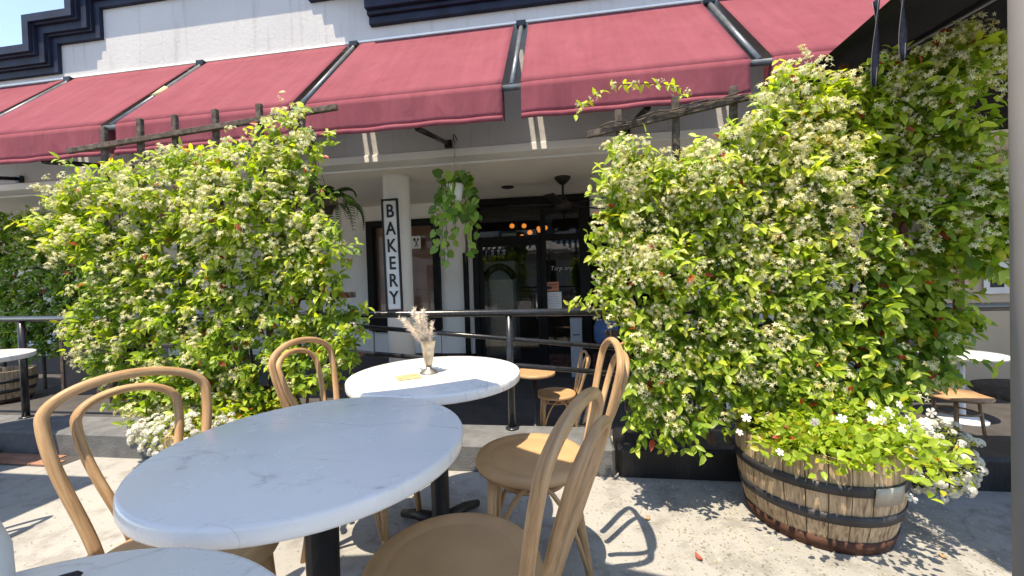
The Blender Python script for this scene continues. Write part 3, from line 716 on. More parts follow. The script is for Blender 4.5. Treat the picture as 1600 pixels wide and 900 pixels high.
def place_parts(root, name, meshes, pos, Rm, scl, org):
    for i in range(len(pos)):
        o = bpy.data.objects.new(name, meshes[i]); C.objects.link(o); o.parent = root
        Mx = Matrix(Rm[i].tolist()).to_4x4() @ Matrix.Diagonal((*map(float, scl[i]), 1)); Mx.translation = Vector((pos[i] - org).tolist()); o.matrix_basis = Mx
def vine(name, label, cat, poly, ybase, bulge, n_sprig, n_clus, holes, seed, n_leafobj=300, n_clobj=200, leaf=.061, tint_shift=0.0, org=None, group=None, ythick=.2, yback=.0, depth_fn=None):
    r = np.random.default_rng(seed)
    xs = [p[0] for p in poly]; zs = [p[1] for p in poly]; x0, x1, z0, z1 = min(xs), max(xs), min(zs), max(zs)
    org = np.array(org if org is not None else ((x0 + x1) / 2, ybase + .1, 0.0))
    B = 46; bx = r.uniform(x0, x1, B); bz = r.uniform(z0, z1, B); ba = r.uniform(-.6, 1.0, B); bs = r.uniform(.07, .19, B)
    def clump(x, z): return (ba[None] * np.exp(-((x[:, None] - bx) ** 2 + (z[:, None] - bz) ** 2) / bs ** 2)).sum(1)
    def yf(x, z):
        v = ybase - bulge * np.clip(clump(x, z), -1, 1.4)
        return v + (depth_fn(x, z) if depth_fn else 0)
    def sample(n, mrg):
        out = np.zeros((0, 2))
        while len(out) < n:
            P = np.c_[r.uniform(x0, x1, n * 2), r.uniform(z0, z1, n * 2)]
            k = inside(P, poly) & (edge_dist(P, poly) > .012 + r.uniform(0, mrg, len(P)))
            for hx, hz, hr in holes: k &= ((P[:, 0] - hx) ** 2 + ((P[:, 1] - hz)) ** 2) > (hr * r.uniform(.7, 1.2, len(P))) ** 2
            k &= (clump(P[:, 0], P[:, 1]) > -.85) | (r.random(len(P)) < .4)
            out = np.r_[out, P[k]]
        return out[:n]
    S = sample(n_sprig, .08); yv = yf(S[:, 0], S[:, 1]); dep = r.random(n_sprig) ** 2.1 * ythick
    O = np.c_[S[:, 0], yv + dep, S[:, 1]]
    sd = np.c_[r.normal(0, .55, n_sprig), -np.abs(r.normal(.75, .35, n_sprig)), r.normal(.1, .6, n_sprig)]; sd /= np.linalg.norm(sd, axis=1, keepdims=True)
    sl_ = r.uniform(.05, .13, n_sprig)
    side = np.cross(sd, r.normal(0, 1, (n_sprig, 3))); side /= np.linalg.norm(side, axis=1, keepdims=True); oth = np.cross(sd, side)
    young = r.random(n_sprig)
    pos = []; dr = []; nm = []; ln = []; tn = []; dp = []
    for j in range(4):
        t = (j + .3) / 3.6; a = side if j % 2 == 0 else oth
        for sg in (-1, 1):
            q = O + sd * (sl_ * t)[:, None]; q[:, 2] -= .02 * t * t
            d = sd * .4 + sg * a * .8 + r.normal(0, .25, (n_sprig, 3)); d[:, 2] -= .42; d[:, 1] -= .2
            n_ = np.array([-.1, -.72, .8]) + r.normal(0, .34, (n_sprig, 3)) + sd * .2
            pos.append(q); dr.append(d); nm.append(n_); ln.append(leaf * r.uniform(.62, 1.12, n_sprig) * (1.08 - .25 * t))
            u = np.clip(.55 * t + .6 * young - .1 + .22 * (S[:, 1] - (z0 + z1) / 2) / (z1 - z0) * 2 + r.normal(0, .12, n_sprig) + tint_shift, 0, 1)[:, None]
            c = np.where(u < .5, np.array(DARK) + (np.array(MID) - DARK) * u * 2, np.array(MID) + (np.array(LIME) - MID) * (u * 2 - 1))
            k = r.random(n_sprig) < .018; c[k] = RED
            k = r.random(n_sprig) < .02; c[k] = YEL
            tn.append(c * r.uniform(.85, 1.15, (n_sprig, 1))); dp.append(dep)
    pos = np.concatenate(pos); dr = np.concatenate(dr); nm = np.concatenate(nm); ln = np.concatenate(ln); tn = np.concatenate(tn); dp = np.concatenate(dp)
    Fm = frame_of(dr, nm); scl = np.c_[ln, ln * r.uniform(.4, .55, len(ln)), ln]
    root = thing(name, label, cat, tuple(org), group=group)
    face = -Fm[:, 1, 2]
    score = dp * 6 - np.abs(face) * .35 - ln * 9 + r.random(len(ln)) * .25
    pick = np.zeros(len(ln), bool)
    if n_leafobj: pick[np.argsort(score)[:n_leafobj]] = True
    k = ~pick
    stuff(link('foliage', inst_mesh('foliage', LEAF, pos[k] - org, Fm[k], scl[k], tn[k], 'leaf'), None, root))
    cols = np.array([c for c, _ in LEAFM])
    pi = np.where(pick)[0]; near = np.argmin(((tn[pi][:, None] - cols[None]) ** 2).sum(2), 1) if len(pi) else []
    place_parts(root, 'leaf', [LEAFM[q][1] for q in near], pos[pi], Fm[pi], scl[pi], org)
    # flowers: mostly in drifts
    Q = sample(n_clus * 3, .05); wgt = .9 * (Q[:, 1] - z0) / (z1 - z0) + .5 * np.clip(clump(Q[:, 0] * 1.0 + .13, Q[:, 1] - .07), -.5, 1.2) + r.normal(0, .6, len(Q)); Q = Q[np.argsort(-wgt)[:n_clus]]
    dq = r.random(n_clus) ** 2 * .08
    cp = np.c_[Q[:, 0], yf(Q[:, 0], Q[:, 1]) - .084 + dq, Q[:, 1]]
    up = np.c_[r.normal(0, .4, n_clus), -np.abs(r.normal(.75, .25, n_clus)), r.normal(.6, .35, n_clus)]; up /= np.linalg.norm(up, axis=1, keepdims=True)
    cf = frame_of(np.cross(up, r.normal(0, 1, (n_clus, 3))), up); cs = r.uniform(.75, 1.3, n_clus)
    var = r.integers(0, len(CLD), n_clus)
    cpk = np.argsort(dq + r.random(n_clus) * .02)[:n_clobj]
    isp = np.zeros(n_clus, bool); isp[cpk] = True
    AP, AF, AS, AT = [], [], [], []
    for i in np.where(~isp)[0]:
        p, f, s, t = CLD[var[i]]
        AP.append(cp[i] - org + (p * cs[i]) @ cf[i].T); AF.append(np.einsum('ij,njk->nik', cf[i], f)); AS.append(s * cs[i]); AT.append(t)
    if AP: stuff(link('blossom', inst_mesh('blossom', FLOWER, np.concatenate(AP), np.concatenate(AF), np.concatenate(AS), np.concatenate(AT), 'petal'), None, root))
    place_parts(root, 'flower_cluster', [CLM[v] for v in var[cpk]], cp[cpk], cf[cpk], np.repeat(cs[cpk][:, None], 3, 1), org)
    # woody stems climbing behind the leaves
    for s in range(7):
        bxs = r.uniform(x0 + .15 * (x1 - x0), x1 - .15 * (x1 - x0)); pth = []; z = z0 + .02; x = bxs
        while z < z1 - .25:
            if not inside(np.array([[x, z]]), poly)[0] and len(pth) > 2: break
            pth.append((x - org[0], ybase + ythick * .8 + r.normal(0, .02) - org[1], z - org[2])); z += .1; x += r.normal(0, .035)
        if len(pth) > 3: obj('stem', MB().tube(pth, [.009 - .005 * i / len(pth) for i in range(len(pth))], 6), 'bark', root)
    return root, yf
LEFT = [(-3.14, 1.9), (-3.0, 2.0), (-2.85, 1.92), (-2.65, 1.96), (-2.45, 1.95), (-2.29, 2.04), (-2.1, 2.0), (-1.99, 2.06), (-1.71, 2.12), (-1.6, 2.14), (-1.54, 2.22), (-1.41, 2.21), (-1.36, 2.08), (-1.32, 1.97), (-1.34, 1.68), (-1.26, 1.53), (-1.16, 1.37), (-1.12, 1.3), (-1.24, 1.23), (-1.28, 1.14), (-1.19, 1.07), (-1.12, 1.0), (-1.14, 0.82), (-1.2, 0.72), (-1.34, 0.61), (-1.66, 0.48), (-2.08, 0.38), (-2.52, 0.35), (-2.7, 0.29), (-2.81, 0.4), (-2.8, 0.52), (-3.01, 0.64), (-3.02, 0.76), (-3.06, 0.88), (-3.08, 1.03), (-3.05, 1.15), (-2.97, 1.27), (-3.18, 1.32), (-3.2, 1.4), (-3.27, 1.5), (-3.38, 1.58), (-3.23, 1.64), (-3.22, 1.79)]
RIGHT = [(0.16, 1.8), (0.3, 1.9), (0.42, 1.8), (0.55, 1.78), (0.67, 1.82), (0.82, 1.9), (0.88, 1.99), (0.96, 2.1), (0.99, 2.16), (1.1, 2.16), (1.21, 2.08), (1.27, 2.0), (1.3, 1.51), (1.31, 1.07), (1.29, 0.75), (1.21, 0.55), (0.87, 0.45), (0.7, 0.44), (0.62, 0.36), (0.55, 0.27), (0.5, 0.25), (0.44, 0.36), (0.36, 0.32), (0.27, 0.42), (0.24, 0.5), (0.24, 0.62), (0.27, 0.75), (0.21, 0.91), (0.14, 0.98), (0.03, 1.04), (0.11, 1.1), (0.13, 1.33), (0.12, 1.46), (0.15, 1.62), (0.2, 1.74)]
SHADE = [(1.23, 2.02), (1.32, 2.05), (1.39, 2.17), (1.44, 2.09), (1.6, 2.15), (1.7, 2.28), (1.79, 2.24), (1.82, 2.1), (1.91, 2.03), (1.84, 1.93), (1.74, 1.91), (1.72, 1.8), (1.81, 1.68), (1.92, 1.56), (1.93, 1.39), (1.92, 1.2), (1.85, 1.14), (1.78, 1.12), (1.81, 1.0), (1.88, 0.91), (1.86, 0.8), (1.76, 0.79), (1.68, 0.69), (1.66, 0.6), (1.53, 0.51), (1.24, 0.51), (1.25, 1.07), (1.25, 1.52)]
FARL = [(-9.0, 2.38), (-6.1, 2.3), (-5.85, 1.9), (-5.9, 1.35), (-5.55, .95), (-5.6, .65), (-5.5, .3), (-9.0, .25)]
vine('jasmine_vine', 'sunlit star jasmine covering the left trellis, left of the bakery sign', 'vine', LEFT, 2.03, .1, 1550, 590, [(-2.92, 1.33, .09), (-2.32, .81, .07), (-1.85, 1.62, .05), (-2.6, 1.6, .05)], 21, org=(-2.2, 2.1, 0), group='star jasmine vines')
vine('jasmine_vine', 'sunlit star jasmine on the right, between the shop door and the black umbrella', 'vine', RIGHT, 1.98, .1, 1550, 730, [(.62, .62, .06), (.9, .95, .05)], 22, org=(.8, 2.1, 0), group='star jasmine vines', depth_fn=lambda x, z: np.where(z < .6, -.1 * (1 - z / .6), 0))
vine('jasmine_vine', 'shaded star jasmine with sparse white stars under the black umbrella', 'vine', SHADE, 1.98, .1, 700, 230, [(1.42, 1.35, .085), (1.53, .83, .08), (1.45, 1.02, .05)], 23, org=(1.6, 2.1, 0), group='star jasmine vines', leaf=.07, tint_shift=-.06, n_clobj=150)  # shade put into the leaf tint, nudged darker than the sunlit vines
vine('jasmine_vine', 'dark jasmine in deep shade at the far left edge behind the railing', 'vine', FARL, 4.4, .1, 2600, 300, [(-5.9, 1.5, .1)], 24, org=(-7.0, 4.5, -.2), group='star jasmine vines', tint_shift=-.3, leaf=.085, n_leafobj=60, n_clobj=40)  # leaf tint lowered, deep shade painted into the foliage colour
def tendril(label, pts, seed, group='loose jasmine tendrils'):
    r = np.random.default_rng(seed); t = thing('jasmine_tendril', label, 'tendril', pts[0], group=group); o = Vector(pts[0])
    P = [Vector(p) - o for p in pts]
    # smooth the path
    Q = []
    for i in range(len(P) - 1):
        for k in range(6): Q.append(P[i].lerp(P[i + 1], k / 6))
    Q.append(P[-1])
    obj('stem', MB().tube(Q, .0022, 5), 'bark', t)
    for i in range(2, len(Q), 3):
        for k in range(3):
            d = np.array([r.normal(0, .6), r.normal(-.3, .5), r.normal(-.1, .7)])[None]; F_ = frame_of(d, r.normal(0, .5, (1, 3)) + np.array([[0, -.5, .6]])); L = r.uniform(.035, .055)
            place_parts(t, 'leaf', [LEAFM[r.choice([0, 5, 4, 0])][1]], np.array([list(Q[i])]), F_, np.array([[L, L * .45, L]]), np.zeros(3))
        if i % 2 == 0:
            up = np.array([[r.normal(0, .3), -.8, r.normal(-.3, .4)]]); place_parts(t, 'flower_cluster', [CLM[int(r.integers(0, 6))]], np.array([list(Q[i])]) + r.normal(0, .015, (1, 3)), frame_of(np.cross(up, r.normal(0, 1, (1, 3))), up), np.full((1, 3), .8), np.zeros(3))
tendril('long jasmine tendril arching across the awning edge above the right trellis', [(.634, 2.12, 2.06), (.58, 2.1, 2.1), (.527, 2.1, 2.13), (.40, 2.1, 2.148), (.3, 2.1, 2.15), (.2, 2.09, 2.12), (.12, 2.08, 2.07), (.06, 2.07, 1.99)], 5)
tendril('short jasmine sprig reaching left from the right vine at rail height', [(.2, 2.0, .96), (.12, 1.98, 1.0), (.05, 1.97, 1.04), (0, 1.96, 1.02)], 6)
tendril('jasmine sprig reaching towards the grey post at right', [(1.8, 2.0, 2.1), (1.9, 1.98, 2.06), (2.0, 1.96, 2.0), (2.08, 1.96, 1.9)], 8)
tendril('leafy jasmine sprig poking out left of the left vine', [(-3.2, 2.0, 1.58), (-3.3, 1.98, 1.6), (-3.4, 1.96, 1.59)], 9)

# ------------------------------------------------------------------ trellises
def trellis(label, xs, tops, zb, y, rails, mat='trellis', wd=.036):
    xm = sum(xs) / len(xs); t = thing('trellis', label, 'trellis', (xm, y, zb))
    for x, zt in zip(xs, tops):
        o = obj('upright', MB().box((0, 0, (zt - zb) / 2), (wd, .026, zt - zb), ch=.003), mat, t, (x - xm, 0, 0)); o.rotation_euler = (0, R.uniform(-.015, .015), 0)
    for (xa, za, xb, zb_) in rails:
        obj('crossbar', MB().bar((xa - xm, -.027, za - zb), (xb - xm, -.027, zb_ - zb), .024, .034), mat, t)
trellis('weathered wooden trellis rising above the left jasmine', [-3.02, -2.741, -2.449, -2.148, -1.84, -1.5], [2.25, 2.28, 2.28, 2.29, 2.295, 2.12], .42, 2.2, [(-3.25, 2.1, -1.32, 2.215), (-3.1, 1.6, -1.3, 1.66), (-3.1, 1.05, -1.25, 1.1), (-3.1, .5, -1.25, .55)])
trellis('weathered wooden trellis with three posts above the sunlit right jasmine', [.316, .592, .867, 1.14], [2.06, 2.105, 2.13, 2.0], .42, 2.2, [(.13, 1.93, .95, 2.06), (.2, 1.4, 1.2, 1.45), (.2, .85, 1.2, .88)])
trellis('reddish stained trellis in the shade under the black umbrella', [1.411, 1.66, 1.9], [2.19, 2.15, 1.9], .78, 2.2, [(1.36, 2.03, 1.75, 2.06), (1.3, 1.4, 1.85, 1.42), (1.3, .84, 1.85, .86)], 'redwood')
trellis('dark trellis at the far left behind the railing', [-8.2, -7.5, -6.8, -6.1], [2.35, 2.35, 2.32, 2.3], -.2, 4.62, [(-8.4, 2.1, -5.8, 2.1), (-8.4, 1.2, -5.8, 1.2)])
def twine():
    o = obj('twine', MB().tube([(.2 + .06 * k, 2.155 - .006 * (k % 2), 1.965 + .0095 * k + .008 * math.sin(k * 1.7)) for k in range(13)], .004, 5).tube([(.22 + .06 * k, 2.15, 1.95 + .0098 * k + .01 * math.sin(k * 1.3 + 2)) for k in range(13)], .003, 5), 'trellis')
    tag(o, 'twisted dry vine stem wound along the right trellis crossbar', 'stem')
twine()

# ------------------------------------------------------------------ barrels
def make_barrel(label, x, y, z, rz=0):
    t = thing('barrel_planter', label, 'planter', (x, y, z), rz, 'half barrel planters')
    H, r0, r1, nst = .405, .268, .312, 26
    rad = lambda q: r0 + (r1 - r0) * q + .022 * math.sin(PI * min(1, q * .9))
    for k in range(nst):
        a0 = 2 * PI * k / nst + .006; a1 = 2 * PI * (k + 1) / nst - .006; V = []; n = 6; jr = R.uniform(-.002, .003); jz = R.uniform(-.004, .004)
        for i in range(n + 1):
            q = i / n; r_ = rad(q) + jr; zz = H * q + (jz if i == n else 0)
            V += [(r_ * math.cos(a0), r_ * math.sin(a0), zz), (r_ * 1.002 * math.cos((a0 + a1) / 2), r_ * 1.002 * math.sin((a0 + a1) / 2), zz), (r_ * math.cos(a1), r_ * math.sin(a1), zz), ((r_ - .022) * math.cos(a1), (r_ - .022) * math.sin(a1), zz), ((r_ - .022) * math.cos(a0), (r_ - .022) * math.sin(a0), zz)]
        F = []
        for i in range(n):
            for j in range(5): F.append((i * 5 + j, i * 5 + (j + 1) % 5, i * 5 + 5 + (j + 1) % 5, i * 5 + 5 + j))
        F += [tuple(range(5))[::-1], tuple(n * 5 + j for j in range(5))]
        obj('stave', MB().add(V, F), 'stave', t)
    for z0, z1, m in ((.002, .058, 'rust'), (.135, .178, 'hoop'), (.262, .305, 'hoop')):
        a, b = rad(z0 / H) + .004, rad(z1 / H) + .004
        obj('hoop', MB().lathe([(a - .004, z0 + .001), (a + .003, z0), (b + .003, z1), (b - .004, z1 - .001)], 52), m, t, label='rusty bottom hoop' if m == 'rust' else None)
    obj('soil', MB().lathe([(0, .35), (.26, .345), (.285, .34)], 26), 'soil', t)
    return t
br = make_barrel('weathered half barrel planter at the right under white flowers', 1.13, 2.005, 0)
def plate():
    a0 = math.radians(-72); V = []
    rp = .312
    def f(u, v): a = a0 + (u - .5) * .42; rr = .268 + .044 * ((.235 + .075 * v) / .405) + .03; return (rr * math.cos(a), rr * math.sin(a), .228 + .075 * v)
    o = solid(obj('metal_tag', MB().grid(f, 8, 2), 'tag_metal', br), .002)
plate()
dup(br, (-1.9, 2.0, 0), 1.1, 'half barrel planter behind the shaded table, under small white flowers')
dup(br, (-7.3, 4.05, -.2), 2.3, 'half barrel planter in the dark far left patio')

# ------------------------------------------------------------------ barrel plants
def bush(name, label, cat, c, rx, ry, rz, n, n_obj, leaf, seed, tsh=.2, wid=.5, spread=None):
    r = np.random.default_rng(seed); org = np.array(c)
    d = r.normal(0, 1, (n, 3)); d[:, 2] = np.abs(d[:, 2]) * .9 - .15; d /= np.linalg.norm(d, axis=1, keepdims=True)
    rad = r.random(n) ** .45; lump = 1 + .22 * np.sin(d[:, 0] * 7 + seed) * np.cos(d[:, 1] * 6 + d[:, 2] * 5)
    P = d * (rad * lump)[:, None] * np.array([rx, ry, rz])
    dr = d * .6 + r.normal(0, .7, (n, 3)); nm = np.array([0, -.5, .8]) + r.normal(0, .45, (n, 3))
    ln = leaf * r.uniform(.65, 1.25, n); F_ = frame_of(dr, nm); s = np.c_[ln, ln * r.uniform(wid * .85, wid * 1.1, n), ln]
    u = np.clip(r.random(n) * .7 + tsh, 0, 1)[:, None]; tn = np.array(MID) + (np.array(LIME) - MID) * u
    k = r.random(n) < .1; tn[k] = YEL; k = r.random(n) < .02; tn[k] = RED
    root = thing(name, label, cat, c)
    pk = np.argsort(-(rad * (1 - d[:, 1] * .8)) + r.random(n) * .3)[:n_obj]; isp = np.zeros(n, bool); isp[pk] = True
    stuff(link('foliage', inst_mesh('foliage', LEAF, P[~isp], F_[~isp], s[~isp], tn[~isp], 'leaf'), None, root))
    cols = np.array([q for q, _ in LEAFM]); near = np.argmin(((tn[pk][:, None] - cols[None]) ** 2).sum(2), 1)
    place_parts(root, 'leaf', [LEAFM[q][1] for q in near], P[pk], F_[pk], s[pk], np.zeros(3))
    for k in range(12):
        e = P[r.integers(0, n)] * .9
        obj('stem', MB().tube([(e[0] * .15, e[1] * .15, -.06), (e[0] * .6, e[1] * .6, max(e[2] * .7, -.02)), tuple(e)], .003, 5), 'bark', root)
    return root, r
def five_petal():
    V = [(0, 0, .0)]; F = []
    for k in range(5):
        a = 2 * PI * k / 5; n0 = len(V)
        for q, da, z in ((.55, -.5, .06), (1, -.36, .0), (1.06, .1, -.02), (.95, .42, .0), (.5, .5, .06)): V.append((q * math.cos(a + da), q * math.sin(a + da), z))
        F.append((0, n0, n0 + 1, n0 + 2, n0 + 3, n0 + 4))
    return np.array(V), F
VF = one_mesh('flower', five_petal(), (.85, .85, .83), 'petal')
def flowers_on(root, r, pts, size, label=None):
    for p in pts:
        up = np.array([[r.normal(0, .3), -.75 + r.normal(0, .25), .5 + r.normal(0, .3)]]); F_ = frame_of(np.cross(up, r.normal(0, 1, (1, 3))), up); s = size * r.uniform(.8, 1.2)
        o = link('flower', VF, None, root); Mx = Matrix(F_[0].tolist()).to_4x4() @ Matrix.Diagonal((s, s, s, 1)); Mx.translation = Vector(p); o.matrix_basis = Mx
        c = link('flower_eye', EYE, None, o); c.location = (0, 0, .03)
EYE = MB().lathe([(.14, .0), (.1, .05), (0, .07)], 6).mesh('flower_eye'); EYE.materials.append(plain("pink_eye", (.6, .12, .2), .7))
root, r = bush('vinca_plant', 'yellow-green vinca with large white flowers filling the right barrel', 'plant', (1.12, 1.89, .42), .36, .36, .2, 2300, 295, .037, 31, tsh=-.3, wid=.6)
flowers_on(root, r, [(.07 + r.normal(0, .07), -.2 + r.normal(0, .05), .17 + r.normal(0, .03)) for _ in range(13)] + [(-.38, -.12, .12), (-.3, -.22, .02), (-.2, -.27, .16), (.27, -.17, .17), (.21, -.22, .15), (.2, -.17, -.17), (-.4, -.1, .05), (.3, -.12, .1)], .0165)
def alyssum(label, c, rx, ry, rz, n, seed):
    r = np.random.default_rng(seed); root = thing('alyssum_plant', label, 'plant', c, group='white alyssum clumps')
    hm = MB(); hv, hf = [], []
    q = r.normal(0, 1, (38, 3)); q[:, 2] = np.abs(q[:, 2]) * 1.2 + .25; q /= np.linalg.norm(q, axis=1, keepdims=True)
    hd = inst_mesh('flower_head', FLOWER, q * np.array([.018, .018, .019]), frame_of(np.cross(q, r.normal(0, 1, (38, 3))), q), np.full((38, 3), .0062), np.tile([.84, .84, .8], (38, 1)), 'petal')
    d = r.normal(0, 1, (n, 3)); d[:, 1] = -np.abs(d[:, 1]) * .9 + .15; d /= np.linalg.norm(d, axis=1, keepdims=True)
    P = d * np.array([rx, ry, rz]) * r.uniform(.8, 1.06, (n, 1))
    up = d + np.array([0, -.2, .5]); up /= np.linalg.norm(up, axis=1, keepdims=True); F_ = frame_of(np.cross(up, r.normal(0, 1, (n, 3))), up)
    place_parts(root, 'flower_head', [hd] * n, P, F_, np.repeat(r.uniform(.6, 1.15, (n, 1)), 3, 1), np.zeros(3))
    m = 900; e = r.normal(0, 1, (m, 3)); e /= np.linalg.norm(e, axis=1, keepdims=True); L = r.uniform(.015, .03, m)
    tn = np.array(MID) + (np.array(YEL) - MID) * r.random((m, 1))
    stuff(link('foliage', inst_mesh('foliage', LEAF, e * np.array([rx, ry, rz]) * (r.random((m, 1)) ** .4) * .92, frame_of(e + r.normal(0, .5, (m, 3)), r.normal(0, 1, (m, 3))), np.c_[L, L * .25, L], tn, 'leaf'), None, root))
alyssum('white alyssum clump spilling over the right side of the right barrel', (1.49, 1.85, .37), .14, .14, .16, 115, 41)
alyssum('white alyssum spilling from the left barrel behind the shaded table', (-1.97, 1.8, .4), .36, .16, .1, 230, 42)
bush('vinca_plant', 'green leafy plant in the left barrel below the left jasmine', 'plant', (-1.9, 2.05, .42), .33, .22, .12, 420, 120, .05, 33)
# ------------------------------------------------------------------ hanging plants
def pothos():
    r = np.random.default_rng(51); t = thing('hanging_pothos', 'trailing green pothos in a white pot hanging before the porch', 'plant', (-1.25, 4.42, 2.2))
    obj('pot', MB().lathe([(.07, -.1), (.085, -.02), (.1, .08), (.105, .09), (.095, .09), (.09, .06), (0, .05)], 24), 'white_paint', t)
    for k in range(3):
        a = 2 * PI * k / 3 + .4; obj('hanger_wire', MB().tube([(.1 * math.cos(a), .1 * math.sin(a), .085), (0, .02, .46), (0, .02, .6)], .003, 5), 'steel', t)
    obj('hook', MB().tube([(0, .16, .66), (0, .08, .67), (0, .03, .68), (0, -.01, .655), (0, 0, .61), (0, .03, .59)], .006, 6), 'black_metal', t)
    HM = [one_mesh('leaf', HEART, c, 'leaf') for c in ((.13, .27, .035), (.22, .38, .05), (.33, .48, .08), (.1, .22, .03))]
    pos = []
    for s in range(15):
        a = 2 * PI * s / 15 + r.uniform(-.2, .2); L = [.3, .9, .55, 1.05, .4, .75, 1.0, .35, .85, .6, 1.08, .45, .7, .95, .5][s] * r.uniform(.9, 1.0); ro = r.uniform(.15, .26); P = []
        for i in range(10):
            u = i / 9; P.append(((.08 + (ro - .08) * min(1, u * 2.2)) * math.cos(a) + r.normal(0, .012), (.08 + (ro - .08) * min(1, u * 2.2)) * math.sin(a) * .8 + r.normal(0, .012), .1 + .05 * math.sin(min(1, u * 3) * PI) - L * max(0, u - .12)))
        obj('runner', MB().tube(P, .0035, 5), 'bark', t)
        for i in range(1, 10): 
            if r.random() < .8: pos.append(P[i])
    for k in range(34): a = r.uniform(0, 2 * PI); q = r.uniform(.05, .27); pos.append((q * math.cos(a), q * math.sin(a) * .8, .12 + r.uniform(0, .13) * (1 - q * 2)))
    pos = np.array(pos); n = len(pos); d = np.c_[r.normal(0, .6, n), r.normal(-.25, .4, n), r.normal(-.6, .4, n)]; nm = np.c_[r.normal(0, .4, n), r.normal(-.8, .3, n), r.normal(.45, .3, n)]
    L = r.uniform(.075, .13, n); place_parts(t, 'leaf', [HM[int(k)] for k in r.integers(0, 4, n)], pos, frame_of(d, nm), np.c_[L, L * .85, L], np.zeros(3))
pothos()
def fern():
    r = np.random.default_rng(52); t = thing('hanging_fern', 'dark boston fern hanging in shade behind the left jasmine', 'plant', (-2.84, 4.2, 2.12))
    obj('basket', MB().lathe([(.08, -.2), (.16, -.1), (.19, 0), (.17, 0), (0, -.02)], 20), 'soil', t)
    for k in range(3): a = 2 * PI * k / 3; obj('hanger_wire', MB().tube([(.17 * math.cos(a), .17 * math.sin(a), 0), (0, 0, .55)], .003, 5), 'black_metal', t)
    vs = []
    for q in range(3):
        pos, d, nm, sz = [], [], [], []
        L = .68; drop = (.45, .7, .25)[q]
        for i in range(34):
            u = (i + 1) / 34; x = L * .75 * math.sin(u * PI / 2); z = .25 * math.sin(u * PI * .6) - drop * u * u
            for sg in (-1, 1): pos.append((x, 0, z)); d.append((.25, sg, -.2)); nm.append((.2, 0, 1)); sz.append(.1 * math.sin(PI * (.12 + .86 * u)) ** .7 + .01)
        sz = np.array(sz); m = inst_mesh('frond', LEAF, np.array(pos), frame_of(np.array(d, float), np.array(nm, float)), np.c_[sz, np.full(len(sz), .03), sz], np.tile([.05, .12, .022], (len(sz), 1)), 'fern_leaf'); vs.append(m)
    for k in range(26):
        o = link('frond', vs[k % 3], None, t); s = r.uniform(.7, 1.05); o.scale = (s, s, s); o.rotation_euler = (0, r.uniform(-.25, .15), 2 * PI * k / 26 + r.uniform(-.1, .1))
fern()

# ------------------------------------------------------------------ things on the tables
def tabletop_things():
    v = thing('vase', 'small fluted pewter vase standing on the sunny table', 'vase', (-.622, 1.672, .75))
    obj('foot', MB().lathe([(0, 0), (.04, 0), (.041, .004), (.03, .012), (.014, .022), (.012, .03)], 32), 'pewter', v)
    obj('body', MB().lathe([(.012, .03), (.017, .045), (.022, .07), (.026, .11), (.033, .145), (.037, .15), (.035, .15), (.028, .11), (.02, .06)], 32, flute=.04), 'pewter', v)
    r = np.random.default_rng(61); g = thing('dried_grass', 'bunch of pale dried pampas plumes in the pewter vase', 'plant', (-.622, 1.672, .86))
    for k in range(17):
        lean = -.055 + r.normal(0, .036); fy = r.normal(0, .03); L = r.uniform(.1, .18); b = MB(); P = []
        for i in range(7): u = i / 6; P.append((.012 * r.normal() * .2 + lean * u ** 1.3 * 1.3, fy * u, L * u - .02 + .02 * u))
        b.tube(P, [.0012] * 7, 4)
        for q in range(210):
            u = r.uniform(.3, 1); i = min(5, int(u * 6)); p = Vector(P[i]).lerp(Vector(P[i + 1]), u * 6 - i); d = Vector((r.normal(-.3, .6), r.normal(0, .6), r.normal(.7, .4))).normalized() * r.uniform(.014, .034) * (1.2 - .5 * u); e = d.orthogonal().normalized() * .0015
            b.add([p - e, p + e, p + d], [(0, 1, 2)])
        obj('plume', b, 'dried', g)
    c = obj('card', MB().box((0, 0, 0), (.1, .092, .004), ch=.001), 'cork', None, (-.685, 1.592, .7525)); c.rotation_euler = (0, 0, .62); tag(c, 'square tan card lying on the sunny table beside the vase', 'card')
    # things at the bottom left corner
    u = thing('ceramic_pot', 'pale tapered pot at the extreme lower left corner', 'pot', (-.835, .475, .0))
    u2 = thing('table_utensil', 'dark rounded utensil handle lying on the nearest table', 'utensil', (-.72, .415, .757), .9)
    obj('handle', MB().tube([(-.09, 0, -.001), (-.04, 0, 0), (.03, 0, 0), (.045, 0, 0), (.05, 0, 0)], [.005, .007, .008, .006, .001], 10, flat=.6), 'black_letter', u2)
    obj('blade', MB().box((-.14, 0, -.002), (.11, .014, .002)), 'steel', u2)
    bpy.data.objects.remove(u)
tabletop_things()
def corner_post():
    t = thing('pale_post', 'pale post end at the extreme lower left corner of the frame', 'post', (-.79, .43, 0))
    obj('shaft', MB().tube([(.0, 0, 0), (.0, 0, .5), (-.012, 0, .8), (-.03, 0, .862)], [.02, .02, .018, .008], 14), 'ceramic', t)
    obj('base', MB().lathe([(.06, 0), (.06, .01), (.03, .02)], 20), 'ceramic', t)
corner_post()
